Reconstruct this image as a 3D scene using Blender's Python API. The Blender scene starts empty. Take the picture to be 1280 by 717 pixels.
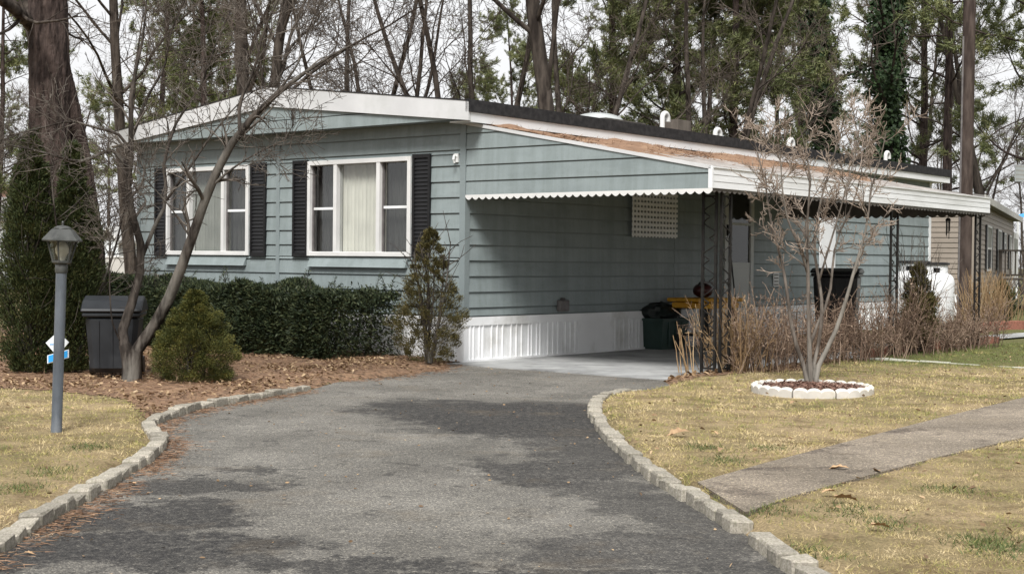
import bpy, math, random
import numpy as np
from mathutils import Matrix, Vector
S = bpy.context.scene
COL = S.collection
rng = np.random.default_rng(7)
random.seed(7)

# ------------------------------------------------------------------ camera, sky, sun, exposure
F, PITCH, ROLL, EYE = 1762.0, 0.0181, 0.0105, 1.3
cd = bpy.data.cameras.new('camera')
cam = bpy.data.objects.new('camera', cd); COL.objects.link(cam)
cd.sensor_width = 36.0; cd.lens = F / 1280 * 36.0
cd.clip_start = 0.1; cd.clip_end = 2000
cam.matrix_world = Matrix.Translation((0, 0, EYE)) @ Matrix.Rotation(math.pi/2 - PITCH, 4, 'X') @ Matrix.Rotation(ROLL, 4, 'Z')
S.camera = cam

SUN_EL, SUN_AZ = math.radians(50), math.radians(188)      # azimuth from +Y, clockwise: behind the camera, a little to its right
w = bpy.data.worlds.new('World'); S.world = w; w.use_nodes = True
nt = w.node_tree; nt.nodes.clear()
sky = nt.nodes.new('ShaderNodeTexSky'); sky.sky_type = 'NISHITA'; sky.sun_disc = False
sky.sun_elevation = SUN_EL; sky.sun_rotation = SUN_AZ
sky.air_density = 1.0; sky.dust_density = 4.0; sky.ozone_density = 1.0
hs = nt.nodes.new('ShaderNodeHueSaturation'); hs.inputs['Saturation'].default_value = 0.10   # overcast: the blue is veiled
bg = nt.nodes.new('ShaderNodeBackground'); bg.inputs['Strength'].default_value = 0.11
ow = nt.nodes.new('ShaderNodeOutputWorld')
veil = nt.nodes.new('ShaderNodeMix'); veil.data_type = 'RGBA'; veil.inputs[0].default_value = 0.85; veil.inputs[7].default_value = (4.35, 4.38, 4.45, 1)   # closed even cloud
nt.links.new(sky.outputs[0], hs.inputs['Color']); nt.links.new(hs.outputs[0], veil.inputs[6]); nt.links.new(veil.outputs[2], bg.inputs['Color']); nt.links.new(bg.outputs[0], ow.inputs[0])
sd = bpy.data.lights.new('sun', 'SUN'); sd.energy = 2.6; sd.angle = math.radians(20); sd.color = (1.0, 0.975, 0.94)
so = bpy.data.objects.new('sun', sd); COL.objects.link(so)
sv = Vector((math.sin(SUN_AZ)*math.cos(SUN_EL), math.cos(SUN_AZ)*math.cos(SUN_EL), math.sin(SUN_EL)))
so.rotation_euler = sv.to_track_quat('Z', 'Y').to_euler(); so.location = sv*60
S.view_settings.view_transform = 'Standard'; S.view_settings.look = 'None'
S.view_settings.exposure = 1.05; S.view_settings.gamma = 1.0
S.cycles.max_bounces = 6; S.cycles.transparent_max_bounces = 8

# ------------------------------------------------------------------ from a point of the photograph to a place
def ray(px, py):
    dx, dy = px-640.0, py-358.5
    cr, sr = math.cos(ROLL), math.sin(ROLL)
    a = dx*cr + dy*sr; b = -dx*sr + dy*cr
    zc = -b/F
    return np.array([a/F, math.cos(PITCH) + math.sin(PITCH)*zc, -math.sin(PITCH) + math.cos(PITCH)*zc])
O = np.array([0, 0, EYE])
def gp(px, py, z=0.0):
    d = ray(px, py); return O + d*((z-EYE)/d[2])
def at(px, py, Y):
    d = ray(px, py); return O + d*(Y/d[1])
TH, X0, Y0 = 0.679, -0.607, 17.838
hs_, hc_ = math.sin(TH), math.cos(TH)
def h2w(x, y, z=0.0): return np.array([X0 + x*hc_ + y*hs_, Y0 - x*hs_ + y*hc_, z])
def w2h(p): dx, dy = p[0]-X0, p[1]-Y0; return np.array([dx*hc_ - dy*hs_, dx*hs_ + dy*hc_, p[2]])
def onfront(px, py, y=0.0):                 # pixel -> house (x, z) on the plane local Y = y
    d = ray(px, py); o = w2h(O); dd = np.array([d[0]*hc_ - d[1]*hs_, d[0]*hs_ + d[1]*hc_, d[2]])
    p = o + dd*((y-o[1])/dd[1]); return p[0], p[2]
def onside(px, py, x=0.0):                  # pixel -> house (y, z) on the plane local X = x
    d = ray(px, py); o = w2h(O); dd = np.array([d[0]*hc_ - d[1]*hs_, d[0]*hs_ + d[1]*hc_, d[2]])
    p = o + dd*((x-o[0])/dd[0]); return p[1], p[2]

# ------------------------------------------------------------------ materials
def nodes(name):
    m = bpy.data.materials.new(name); m.use_nodes = True
    t = m.node_tree; b = t.nodes['Principled BSDF']
    return m, t, b
def N(t, kind, **kw):
    n = t.nodes.new(kind)
    for k, v in kw.items(): setattr(n, k, v)
    return n
def ramp(t, stops, interp='LINEAR'):
    r = N(t, 'ShaderNodeValToRGB'); cr = r.color_ramp; cr.interpolation = interp
    while len(cr.elements) < len(stops): cr.elements.new(0.5)
    for e, (p, c) in zip(cr.elements, stops):
        e.position = p; e.color = (*c, 1)
    return r
def noise(t, vec, scale, detail=4, rough=0.55, dist=0.0):
    n = N(t, 'ShaderNodeTexNoise'); n.inputs['Scale'].default_value = scale; n.inputs['Detail'].default_value = detail
    n.inputs['Roughness'].default_value = rough; n.inputs['Distortion'].default_value = dist
    t.links.new(vec, n.inputs['Vector']); return n
def coords(t, which='Object', scale=(1, 1, 1)):
    c = N(t, 'ShaderNodeTexCoord'); mp = N(t, 'ShaderNodeMapping'); mp.inputs['Scale'].default_value = scale
    t.links.new(c.outputs[which], mp.inputs['Vector']); return mp.outputs[0]
def mixc(t, fac, a, b, mode='MIX'):
    m = N(t, 'ShaderNodeMix', data_type='RGBA', blend_type=mode)
    if isinstance(fac, (int, float)): m.inputs[0].default_value = fac
    else: t.links.new(fac, m.inputs[0])
    for sock, v in ((m.inputs[6], a), (m.inputs[7], b)):
        if isinstance(v, tuple): sock.default_value = (*v, 1)
        else: t.links.new(v, sock)
    return m.outputs[2]
def bump(t, b, h, strength=0.3, dist=0.01):
    n = N(t, 'ShaderNodeBump'); n.inputs['Strength'].default_value = strength; n.inputs['Distance'].default_value = dist
    t.links.new(h, n.inputs['Height']); t.links.new(n.outputs[0], b.inputs['Normal'])
def surf(name, c1, c2, scale=6, rough=0.7, bs=0.2, bscale=60, bd=0.005, spec=0.4, stretch=(1, 1, 1), detail=5, lo=0.35, hi=0.65, objrand=0.0, metal=0.0, world=False, c3=None, s3=1.0):
    """a two-tone surface: noise between c1 and c2, optional large stains of c3, relief"""
    m, t, b = nodes(name)
    v = coords(t, 'Object', stretch)
    n = noise(t, v, scale, detail)
    r = ramp(t, [(lo, c1), (hi, c2)]); t.links.new(n.outputs[0], r.inputs[0])
    c = r.outputs[0]
    if c3 is not None:
        n3 = noise(t, v, s3, 6, 0.65); r3 = ramp(t, [(0.5, (0, 0, 0)), (0.72, (1, 1, 1))]); t.links.new(n3.outputs[0], r3.inputs[0])
        c = mixc(t, r3.outputs[0], c, c3)
    if objrand:
        oi = N(t, 'ShaderNodeObjectInfo'); mr = N(t, 'ShaderNodeMapRange'); mr.inputs[3].default_value = 1-objrand; mr.inputs[4].default_value = 1+objrand
        t.links.new(oi.outputs['Random'], mr.inputs[0])
        h = N(t, 'ShaderNodeHueSaturation'); t.links.new(mr.outputs[0], h.inputs['Value']); t.links.new(c, h.inputs['Color']); c = h.outputs[0]
    t.links.new(c, b.inputs['Base Color'])
    b.inputs['Roughness'].default_value = rough; b.inputs['Specular IOR Level'].default_value = spec; b.inputs['Metallic'].default_value = metal
    if bs:
        n2 = noise(t, v, bscale, 6, 0.6); bump(t, b, n2.outputs[0], bs, bd)
    return m
def leafy(name, stops, rough=0.6, nscale=3.0, namt=0.35, spec=0.25, trans=0.0, ctint=(1, 1, 1)):
    """foliage, blades, litter: each little face has its own colour, clumps drift lighter and darker"""
    m, t, b = nodes(name)
    g = N(t, 'ShaderNodeNewGeometry'); v = coords(t, 'Object')
    n = noise(t, v, nscale, 3)
    a = N(t, 'ShaderNodeMath', operation='MULTIPLY'); a.inputs[1].default_value = 1-namt; t.links.new(g.outputs['Random Per Island'], a.inputs[0])
    mr = N(t, 'ShaderNodeMapRange'); mr.inputs[1].default_value = 0.3; mr.inputs[2].default_value = 0.7; mr.inputs[3].default_value = 0; mr.inputs[4].default_value = namt
    t.links.new(n.outputs[0], mr.inputs[0])
    s = N(t, 'ShaderNodeMath', operation='ADD'); t.links.new(a.outputs[0], s.inputs[0]); t.links.new(mr.outputs[0], s.inputs[1])
    r = ramp(t, stops); t.links.new(s.outputs[0], r.inputs[0])
    t.links.new(r.outputs[0], b.inputs['Base Color'])
    b.inputs['Roughness'].default_value = rough; b.inputs['Specular IOR Level'].default_value = spec
    if trans:
        tr = N(t, 'ShaderNodeBsdfTranslucent'); t.links.new(r.outputs[0], tr.inputs['Color'])
        mx = N(t, 'ShaderNodeMixShader'); mx.inputs[0].default_value = trans
        t.links.new(b.outputs[0], mx.inputs[1]); t.links.new(tr.outputs[0], mx.inputs[2])
        t.links.new(mx.outputs[0], t.nodes['Material Output'].inputs['Surface'])
    return m
def bark(name, c1, c2, scale=8, bs=0.9, bd=0.03, c3=None):
    return surf(name, c1, c2, scale=scale, rough=0.9, bs=bs, bscale=scale*1.6, bd=bd, spec=0.15, stretch=(1, 1, 0.22), lo=0.38, hi=0.62, c3=c3, s3=2.2)
def glass_mat(name, tint=(0.75, 0.8, 0.8), ior=1.5):
    m, t, b = nodes(name); t.nodes.remove(b)
    tr = N(t, 'ShaderNodeBsdfTransparent'); tr.inputs[0].default_value = (*tint, 1)
    gl = N(t, 'ShaderNodeBsdfGlossy'); gl.inputs['Roughness'].default_value = 0.03; gl.inputs['Color'].default_value = (1, 1, 1, 1)
    lw_ = N(t, 'ShaderNodeLayerWeight'); p5 = N(t, 'ShaderNodeMath', operation='POWER'); p5.inputs[1].default_value = 5; t.links.new(lw_.outputs['Facing'], p5.inputs[0])
    fr = N(t, 'ShaderNodeMath', operation='MULTIPLY_ADD'); fr.inputs[1].default_value = 0.94; fr.inputs[2].default_value = 0.05; t.links.new(p5.outputs[0], fr.inputs[0])
    mx = N(t, 'ShaderNodeMixShader'); t.links.new(fr.outputs[0], mx.inputs[0]); t.links.new(tr.outputs[0], mx.inputs[1]); t.links.new(gl.outputs[0], mx.inputs[2])
    t.links.new(mx.outputs[0], t.nodes['Material Output'].inputs['Surface']); return m

M = {}
M['siding'] = surf('teal_siding', (0.203, 0.239, 0.243), (0.229, 0.267, 0.271), scale=1.3, rough=0.55, bs=0.12, bscale=90, bd=0.003, spec=0.3, stretch=(1, 1, 3), c3=(0.176, 0.207, 0.210), s3=0.9, objrand=0.035)
def weather(m):
    t = m.node_tree; b = t.nodes['Principled BSDF']; src = b.inputs['Base Color'].links[0].from_socket
    v = coords(t, 'Object', (1, 1, 0.06)); n = noise(t, v, 7.0, 6, 0.7); r = ramp(t, [(0.40, (0.80, 0.81, 0.79)), (0.60, (1.04, 1.04, 1.04))]); t.links.new(n.outputs[0], r.inputs[0])
    n2 = noise(t, coords(t, 'Object', (1, 1, 1)), 26, 6, 0.75); r2 = ramp(t, [(0.30, (0.86, 0.86, 0.85)), (0.46, (1, 1, 1))]); t.links.new(n2.outputs[0], r2.inputs[0])
    c = mixc(t, 0.6, src, mixc(t, 1.0, src, r.outputs[0], 'MULTIPLY')); c = mixc(t, 1.0, c, r2.outputs[0], 'MULTIPLY'); t.links.new(c, b.inputs['Base Color'])
weather(M['siding'])
M['trimteal'] = surf('teal_trim', (0.178, 0.210, 0.214), (0.200, 0.234, 0.239), scale=2, rough=0.55, bs=0.1, spec=0.3)
M['white'] = surf('white_paint', (0.54, 0.54, 0.53), (0.62, 0.62, 0.61), scale=2.5, rough=0.5, bs=0.08, bscale=40, spec=0.35, c3=(0.62, 0.62, 0.60), s3=1.6)
M['whitegrey'] = surf('weathered_white_metal', (0.64, 0.655, 0.665), (0.74, 0.755, 0.765), scale=2.2, rough=0.45, bs=0.08, bscale=30, spec=0.4, stretch=(1, 0.4, 3), c3=(0.50, 0.51, 0.49), s3=1.2)
M['fascia'] = surf('white_metal_sunlit', (0.48, 0.485, 0.49), (0.56, 0.565, 0.57), scale=1.5, rough=0.45, bs=0.06, bscale=20, c3=(0.42, 0.43, 0.42), s3=0.8)  # white trim toned down in colour for the sunlit gable face
M['eave'] = surf('white_metal_unlit', (0.64, 0.65, 0.66), (0.72, 0.73, 0.74), scale=1.5, rough=0.45, bs=0.06, bscale=20, c3=(0.64, 0.65, 0.64), s3=0.8)  # same white trim, colour raised to offset the unlit side face
M['skirt'] = surf('white_vinyl_skirting', (0.74, 0.75, 0.76), (0.80, 0.81, 0.82), scale=2.0, rough=0.85, spec=0.12, bs=0.05, c3=(0.52, 0.52, 0.50), s3=1.4)
M['roofblack'] = surf('black_roof_edge', (0.014, 0.014, 0.015), (0.032, 0.031, 0.032), scale=14, rough=0.85, bs=0.5, bscale=120, spec=0.2)
M['shingle'] = surf('grey_roof_shingle', (0.05, 0.047, 0.045), (0.11, 0.10, 0.09), scale=9, rough=0.9, bs=0.5, spec=0.2)
M['carroof'] = surf('weathered_roof_pan', (0.30, 0.29, 0.28), (0.48, 0.46, 0.44), scale=3, rough=0.55, bs=0.2, c3=(0.2, 0.16, 0.13), s3=1.0)
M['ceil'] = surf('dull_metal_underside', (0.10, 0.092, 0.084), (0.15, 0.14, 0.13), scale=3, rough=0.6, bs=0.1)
M['shutter'] = surf('black_vinyl', (0.008, 0.008, 0.009), (0.014, 0.014, 0.015), scale=5, rough=0.5, bs=0.1, spec=0.25)
M['iron'] = surf('black_wrought_iron', (0.007, 0.007, 0.007), (0.018, 0.016, 0.014), scale=20, rough=0.6, bs=0.3, spec=0.25)
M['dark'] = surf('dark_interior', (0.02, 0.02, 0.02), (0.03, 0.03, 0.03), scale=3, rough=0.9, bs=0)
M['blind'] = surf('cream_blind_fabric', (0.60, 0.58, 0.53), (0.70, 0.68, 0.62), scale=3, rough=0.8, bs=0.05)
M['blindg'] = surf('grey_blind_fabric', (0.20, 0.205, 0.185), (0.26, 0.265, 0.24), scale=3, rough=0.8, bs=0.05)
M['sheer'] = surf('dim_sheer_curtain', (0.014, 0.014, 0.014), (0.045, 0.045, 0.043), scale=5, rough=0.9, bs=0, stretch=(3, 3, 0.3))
M['glass'] = glass_mat('window_glass', (0.93, 0.94, 0.93))
M['lampglass'] = glass_mat('lantern_glass', (0.86, 0.86, 0.84))
M['concrete'] = surf('carport_concrete', (0.24, 0.245, 0.245), (0.37, 0.375, 0.37), scale=2.2, rough=0.75, bs=0.25, bscale=120, bd=0.003, c3=(0.13, 0.13, 0.128), s3=1.3)
M['kerb'] = surf('granite_kerb', (0.21, 0.190, 0.158), (0.45, 0.415, 0.35), scale=14, rough=0.85, bs=0.6, bscale=45, bd=0.012, spec=0.25, objrand=0.22, c3=(0.15, 0.145, 0.10), s3=7)
M['brick'] = surf('red_edging_brick', (0.19, 0.075, 0.05), (0.30, 0.13, 0.09), scale=9, rough=0.9, bs=0.4, objrand=0.15)
M['whiteblock'] = surf('white_concrete_edging', (0.46, 0.44, 0.40), (0.58, 0.555, 0.51), scale=5, rough=0.8, bs=0.35, bscale=50, c3=(0.52, 0.48, 0.40), s3=3, objrand=0.03)
M['lamp'] = surf('grey_painted_metal', (0.055, 0.065, 0.078), (0.10, 0.115, 0.135), scale=9, rough=0.45, bs=0.25, bscale=40, spec=0.5, stretch=(1, 1, 0.3), c3=(0.17, 0.18, 0.19), s3=3)
M['lamphead'] = surf('dark_lantern_metal', (0.032, 0.034, 0.032), (0.060, 0.063, 0.060), scale=12, rough=0.5, bs=0.2, c3=(0.09, 0.09, 0.085), s3=5)
M['bulb'] = surf('white_bulb', (0.72, 0.70, 0.62), (0.78, 0.76, 0.68), scale=3, rough=0.3, bs=0)
M['signwhite'] = surf('white_sign_face', (0.62, 0.66, 0.68), (0.70, 0.73, 0.75), scale=5, rough=0.4, bs=0)
M['signblue'] = surf('blue_sign_face', (0.02, 0.27, 0.62), (0.03, 0.31, 0.68), scale=5, rough=0.4, bs=0)
M['binslate'] = surf('slate_bin_plastic', (0.012, 0.014, 0.017), (0.021, 0.024, 0.028), scale=4, rough=0.5, bs=0.1, c3=(0.035, 0.038, 0.042), s3=2)
M['binblack'] = surf('black_bin_plastic', (0.010, 0.010, 0.011), (0.02, 0.02, 0.021), scale=4, rough=0.45, bs=0.1)
M['bingreen'] = surf('dark_green_plastic', (0.018, 0.040, 0.034), (0.032, 0.060, 0.052), scale=4, rough=0.5, bs=0.1)
M['bag'] = surf('black_bag', (0.008, 0.012, 0.011), (0.02, 0.026, 0.025), scale=8, rough=0.4, bs=0.6, bscale=25, bd=0.02)
M['yellow'] = surf('yellow_plastic', (0.55, 0.27, 0.02), (0.68, 0.36, 0.04), scale=4, rough=0.5, bs=0.1)
M['red'] = surf('dull_red_plastic', (0.035, 0.008, 0.008), (0.06, 0.012, 0.012), scale=5, rough=0.4, bs=0.1)
M['tank'] = surf('white_tank_enamel', (0.64, 0.65, 0.66), (0.70, 0.71, 0.72), scale=2, rough=0.35, bs=0.05, c3=(0.64, 0.63, 0.60), s3=1.5)
M['tan'] = surf('tan_vinyl', (0.235, 0.20, 0.165), (0.275, 0.235, 0.195), scale=1.5, rough=0.6, bs=0.05, objrand=0.03)
M['tanroof'] = surf('pale_roof_edge', (0.40, 0.39, 0.37), (0.5, 0.49, 0.46), scale=3, rough=0.6)
M['deck'] = surf('weathered_deck_wood', (0.075, 0.062, 0.052), (0.14, 0.12, 0.10), scale=6, rough=0.85, bs=0.3, stretch=(1, 1, 0.3))
M['pole'] = bark('utility_pole_wood', (0.038, 0.028, 0.024), (0.082, 0.063, 0.054), scale=9, bs=0.5, bd=0.01)
M['tarp'] = surf('blue_tarp', (0.03, 0.30, 0.72), (0.05, 0.36, 0.80), scale=3, rough=0.5, bs=0.5, bscale=8)
M['box'] = surf('grey_outlet_box', (0.10, 0.09, 0.09), (0.15, 0.14, 0.135), scale=10, rough=0.6, bs=0.2)
M['door'] = surf('pale_storm_door', (0.42, 0.43, 0.42), (0.48, 0.49, 0.48), scale=2, rough=0.5, bs=0.05)
M['dome'] = surf('cloudy_skylight_plastic', (0.34, 0.36, 0.36), (0.44, 0.46, 0.46), scale=3, rough=0.25, bs=0.05, spec=0.5)
M['lattice'] = surf('pale_lattice_plastic', (0.66, 0.67, 0.66), (0.74, 0.75, 0.74), scale=4, rough=0.6, bs=0.05)
M['bark_pine'] = bark('pine_bark', (0.018, 0.0125, 0.011), (0.080, 0.059, 0.052), scale=13, bd=0.06, c3=(0.04, 0.032, 0.029))
M['bark_grey'] = bark('grey_bare_bark', (0.024, 0.019, 0.016), (0.080, 0.066, 0.055), scale=11)
M['bark_pale'] = bark('pale_lichened_bark', (0.055, 0.045, 0.037), (0.16, 0.138, 0.118), scale=16, bd=0.012, c3=(0.32, 0.305, 0.27))
M['bark_orn'] = bark('dark_ornamental_bark', (0.020, 0.0165, 0.014), (0.075, 0.063, 0.054), scale=18, bd=0.014, c3=(0.20, 0.19, 0.168))
M['twig'] = bark('brown_twig', (0.055, 0.046, 0.039), (0.145, 0.126, 0.108), scale=6, bs=0)
M['twig_pale'] = bark('pale_bud_twig', (0.19, 0.15, 0.118), (0.36, 0.295, 0.245), scale=9, bs=0)
M['twig_far'] = bark('far_twig', (0.060, 0.048, 0.040), (0.125, 0.102, 0.085), scale=2, bs=0)
M['needle'] = leafy('pine_needles', [(0, (0.045, 0.056, 0.022)), (0.5, (0.12, 0.138, 0.055)), (1, (0.25, 0.245, 0.11))], nscale=0.9, namt=0.5)
M['ivy'] = leafy('ivy_leaves', [(0, (0.010, 0.022, 0.008)), (0.6, (0.024, 0.045, 0.016)), (1, (0.05, 0.08, 0.03))], nscale=1.5)
M['arbor'] = leafy('arborvitae_scales', [(0, (0.014, 0.022, 0.008)), (0.5, (0.040, 0.054, 0.018)), (1, (0.10, 0.10, 0.036))], nscale=5)
M['arbor2'] = leafy('bronzed_arborvitae_scales', [(0, (0.035, 0.030, 0.010)), (0.5, (0.080, 0.072, 0.026)), (1, (0.16, 0.125, 0.05))], nscale=5)
M['yew'] = leafy('yew_needles', [(0, (0.006, 0.011, 0.006)), (0.5, (0.022, 0.033, 0.014)), (1, (0.085, 0.095, 0.042))], nscale=4, namt=0.3)
M['dwarf'] = leafy('dwarf_conifer_scales', [(0, (0.014, 0.020, 0.006)), (0.5, (0.062, 0.070, 0.018)), (1, (0.21, 0.18, 0.045))], nscale=9, namt=0.5)
M['tuft'] = leafy('green_weed_blades', [(0, (0.035, 0.055, 0.018)), (0.6, (0.085, 0.11, 0.035)), (1, (0.16, 0.17, 0.06))], nscale=3)
M['weed'] = leafy('dried_stalks', [(0, (0.050, 0.032, 0.024)), (0.5, (0.145, 0.096, 0.068)), (1, (0.40, 0.30, 0.22))], nscale=1.2, namt=0.3)
M['straw'] = leafy('tan_straw_stalks', [(0, (0.15, 0.090, 0.045)), (0.6, (0.29, 0.195, 0.105)), (1, (0.44, 0.34, 0.21))], nscale=2)
M['leaf'] = leafy('dry_oak_leaves', [(0, (0.070, 0.042, 0.024)), (0.5, (0.215, 0.140, 0.076)), (0.85, (0.40, 0.29, 0.175)), (1, (0.58, 0.46, 0.31))], nscale=2.0, namt=0.25)
M['pineneedle_litter'] = leafy('fallen_pine_needles', [(0, (0.085, 0.048, 0.030)), (0.6, (0.225, 0.135, 0.083)), (1, (0.38, 0.27, 0.175))], nscale=5, namt=0.45)
M['mulch'] = surf('leaf_mould', (0.09, 0.055, 0.034), (0.27, 0.165, 0.10), scale=20, rough=0.95, bs=0.8, bscale=60, bd=0.02, detail=8, c3=(0.30, 0.19, 0.11), s3=4)
M['redmulch'] = surf('red_bark_mulch', (0.085, 0.045, 0.032), (0.19, 0.105, 0.078), scale=30, rough=0.95, bs=0.8, bscale=60, bd=0.02)
M['chips'] = leafy('red_bark_chips', [(0, (0.07, 0.036, 0.026)), (0.6, (0.17, 0.092, 0.068)), (1, (0.32, 0.21, 0.16))], nscale=6, namt=0.2)
M['soilstone'] = surf('pale_edging_stone', (0.42, 0.42, 0.36), (0.6, 0.6, 0.52), scale=8, rough=0.85, bs=0.3, objrand=0.1)
M['farwhite'] = surf('far_white_siding', (0.62, 0.66, 0.68), (0.7, 0.74, 0.76), scale=1, rough=0.6, bs=0)
M['fargrey'] = surf('far_grey_roof', (0.16, 0.155, 0.15), (0.22, 0.21, 0.20), scale=2, rough=0.8, bs=0)
M['farred'] = surf('far_red_roof', (0.14, 0.08, 0.06), (0.19, 0.11, 0.085), scale=2, rough=0.8, bs=0)

def lawn_mat():
    m, t, b = nodes('dormant_lawn')
    v = coords(t, 'Object')
    n1 = noise(t, v, 0.7, 6, 0.7); n2 = noise(t, v, 3.2, 6, 0.7); n3 = noise(t, v, 60, 5, 0.7)
    r1 = ramp(t, [(0.38, (0.36, 0.28, 0.17)), (0.52, (0.28, 0.225, 0.125)), (0.66, (0.16, 0.135, 0.07))]); t.links.new(n1.outputs[0], r1.inputs[0])
    r2 = ramp(t, [(0.5, (0, 0, 0)), (0.68, (1, 1, 1))]); t.links.new(n2.outputs[0], r2.inputs[0])
    c = mixc(t, r2.outputs[0], r1.outputs[0], (0.17, 0.125, 0.07))
    sx = N(t, 'ShaderNodeSeparateXYZ'); t.links.new(v, sx.inputs[0])
    ga = N(t, 'ShaderNodeMapRange'); ga.inputs[1].default_value = 16.6; ga.inputs[2].default_value = 18.4; t.links.new(sx.outputs[1], ga.inputs[0])
    gb_ = N(t, 'ShaderNodeMapRange'); gb_.inputs[1].default_value = 2.0; gb_.inputs[2].default_value = 4.5; t.links.new(sx.outputs[0], gb_.inputs[0])
    gm = N(t, 'ShaderNodeMath', operation='MULTIPLY'); t.links.new(ga.outputs[0], gm.inputs[0]); t.links.new(gb_.outputs[0], gm.inputs[1])
    gm2 = N(t, 'ShaderNodeMath', operation='MULTIPLY'); gm2.inputs[1].default_value = 0.85; t.links.new(gm.outputs[0], gm2.inputs[0]); c = mixc(t, gm2.outputs[0], c, (0.115, 0.125, 0.048))
    r3 = ramp(t, [(0.35, (0.5, 0.5, 0.5)), (0.65, (1.15, 1.12, 1.1))]); t.links.new(n3.outputs[0], r3.inputs[0])
    c = mixc(t, 1.0, c, r3.outputs[0], 'MULTIPLY')
    t.links.new(c, b.inputs['Base Color']); b.inputs['Roughness'].default_value = 0.95; b.inputs['Specular IOR Level'].default_value = 0.1
    bump(t, b, n3.outputs[0], 0.8, 0.02); return m
def blade_mat():
    m, t, b = nodes('grass_blades')
    g = N(t, 'ShaderNodeNewGeometry'); v = coords(t, 'Object')
    n1 = noise(t, v, 0.8, 5, 0.65); n2 = noise(t, v, 4.0, 5, 0.7)
    ad0 = N(t, 'ShaderNodeMath', operation='ADD'); t.links.new(n1.outputs[0], ad0.inputs[0]); t.links.new(n2.outputs[0], ad0.inputs[1])
    ad = N(t, 'ShaderNodeMath', operation='MULTIPLY_ADD'); ad.inputs[1].default_value = 1.7; ad.inputs[2].default_value = -0.70; t.links.new(ad0.outputs[0], ad.inputs[0])
    # greener towards the bed along the carport
    sx = N(t, 'ShaderNodeSeparateXYZ'); t.links.new(v, sx.inputs[0])
    mr = N(t, 'ShaderNodeMapRange'); mr.inputs[1].default_value = 16.2; mr.inputs[2].default_value = 18.4; mr.inputs[3].default_value = 0.0; mr.inputs[4].default_value = 0.42
    t.links.new(sx.outputs[1], mr.inputs[0])
    mx_ = N(t, 'ShaderNodeMapRange'); mx_.inputs[1].default_value = 2.0; mx_.inputs[2].default_value = 4.5; t.links.new(sx.outputs[0], mx_.inputs[0])
    ml = N(t, 'ShaderNodeMath', operation='MULTIPLY'); t.links.new(mr.outputs[0], ml.inputs[0]); t.links.new(mx_.outputs[0], ml.inputs[1])
    ad2 = N(t, 'ShaderNodeMath', operation='ADD'); t.links.new(ad.outputs[0], ad2.inputs[0]); t.links.new(ml.outputs[0], ad2.inputs[1])
    isl = N(t, 'ShaderNodeMath', operation='MULTIPLY_ADD'); isl.inputs[1].default_value = 0.30; isl.inputs[2].default_value = -0.15
    t.links.new(g.outputs['Random Per Island'], isl.inputs[0])
    ad3 = N(t, 'ShaderNodeMath', operation='ADD'); t.links.new(ad2.outputs[0], ad3.inputs[0]); t.links.new(isl.outputs[0], ad3.inputs[1])
    half = N(t, 'ShaderNodeMath', operation='MULTIPLY'); half.inputs[1].default_value = 0.5; t.links.new(ad3.outputs[0], half.inputs[0])
    r = ramp(t, [(0.28, (0.66, 0.54, 0.34)), (0.42, (0.54, 0.43, 0.235)), (0.49, (0.43, 0.36, 0.150)), (0.56, (0.28, 0.27, 0.085)), (0.67, (0.12, 0.15, 0.046))])
    t.links.new(half.outputs[0], r.inputs[0]); t.links.new(r.outputs[0], b.inputs['Base Color'])
    b.inputs['Roughness'].default_value = 0.75; b.inputs['Specular IOR Level'].default_value = 0.2; return m
M['lawn'] = lawn_mat(); M['blade'] = blade_mat()

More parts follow.
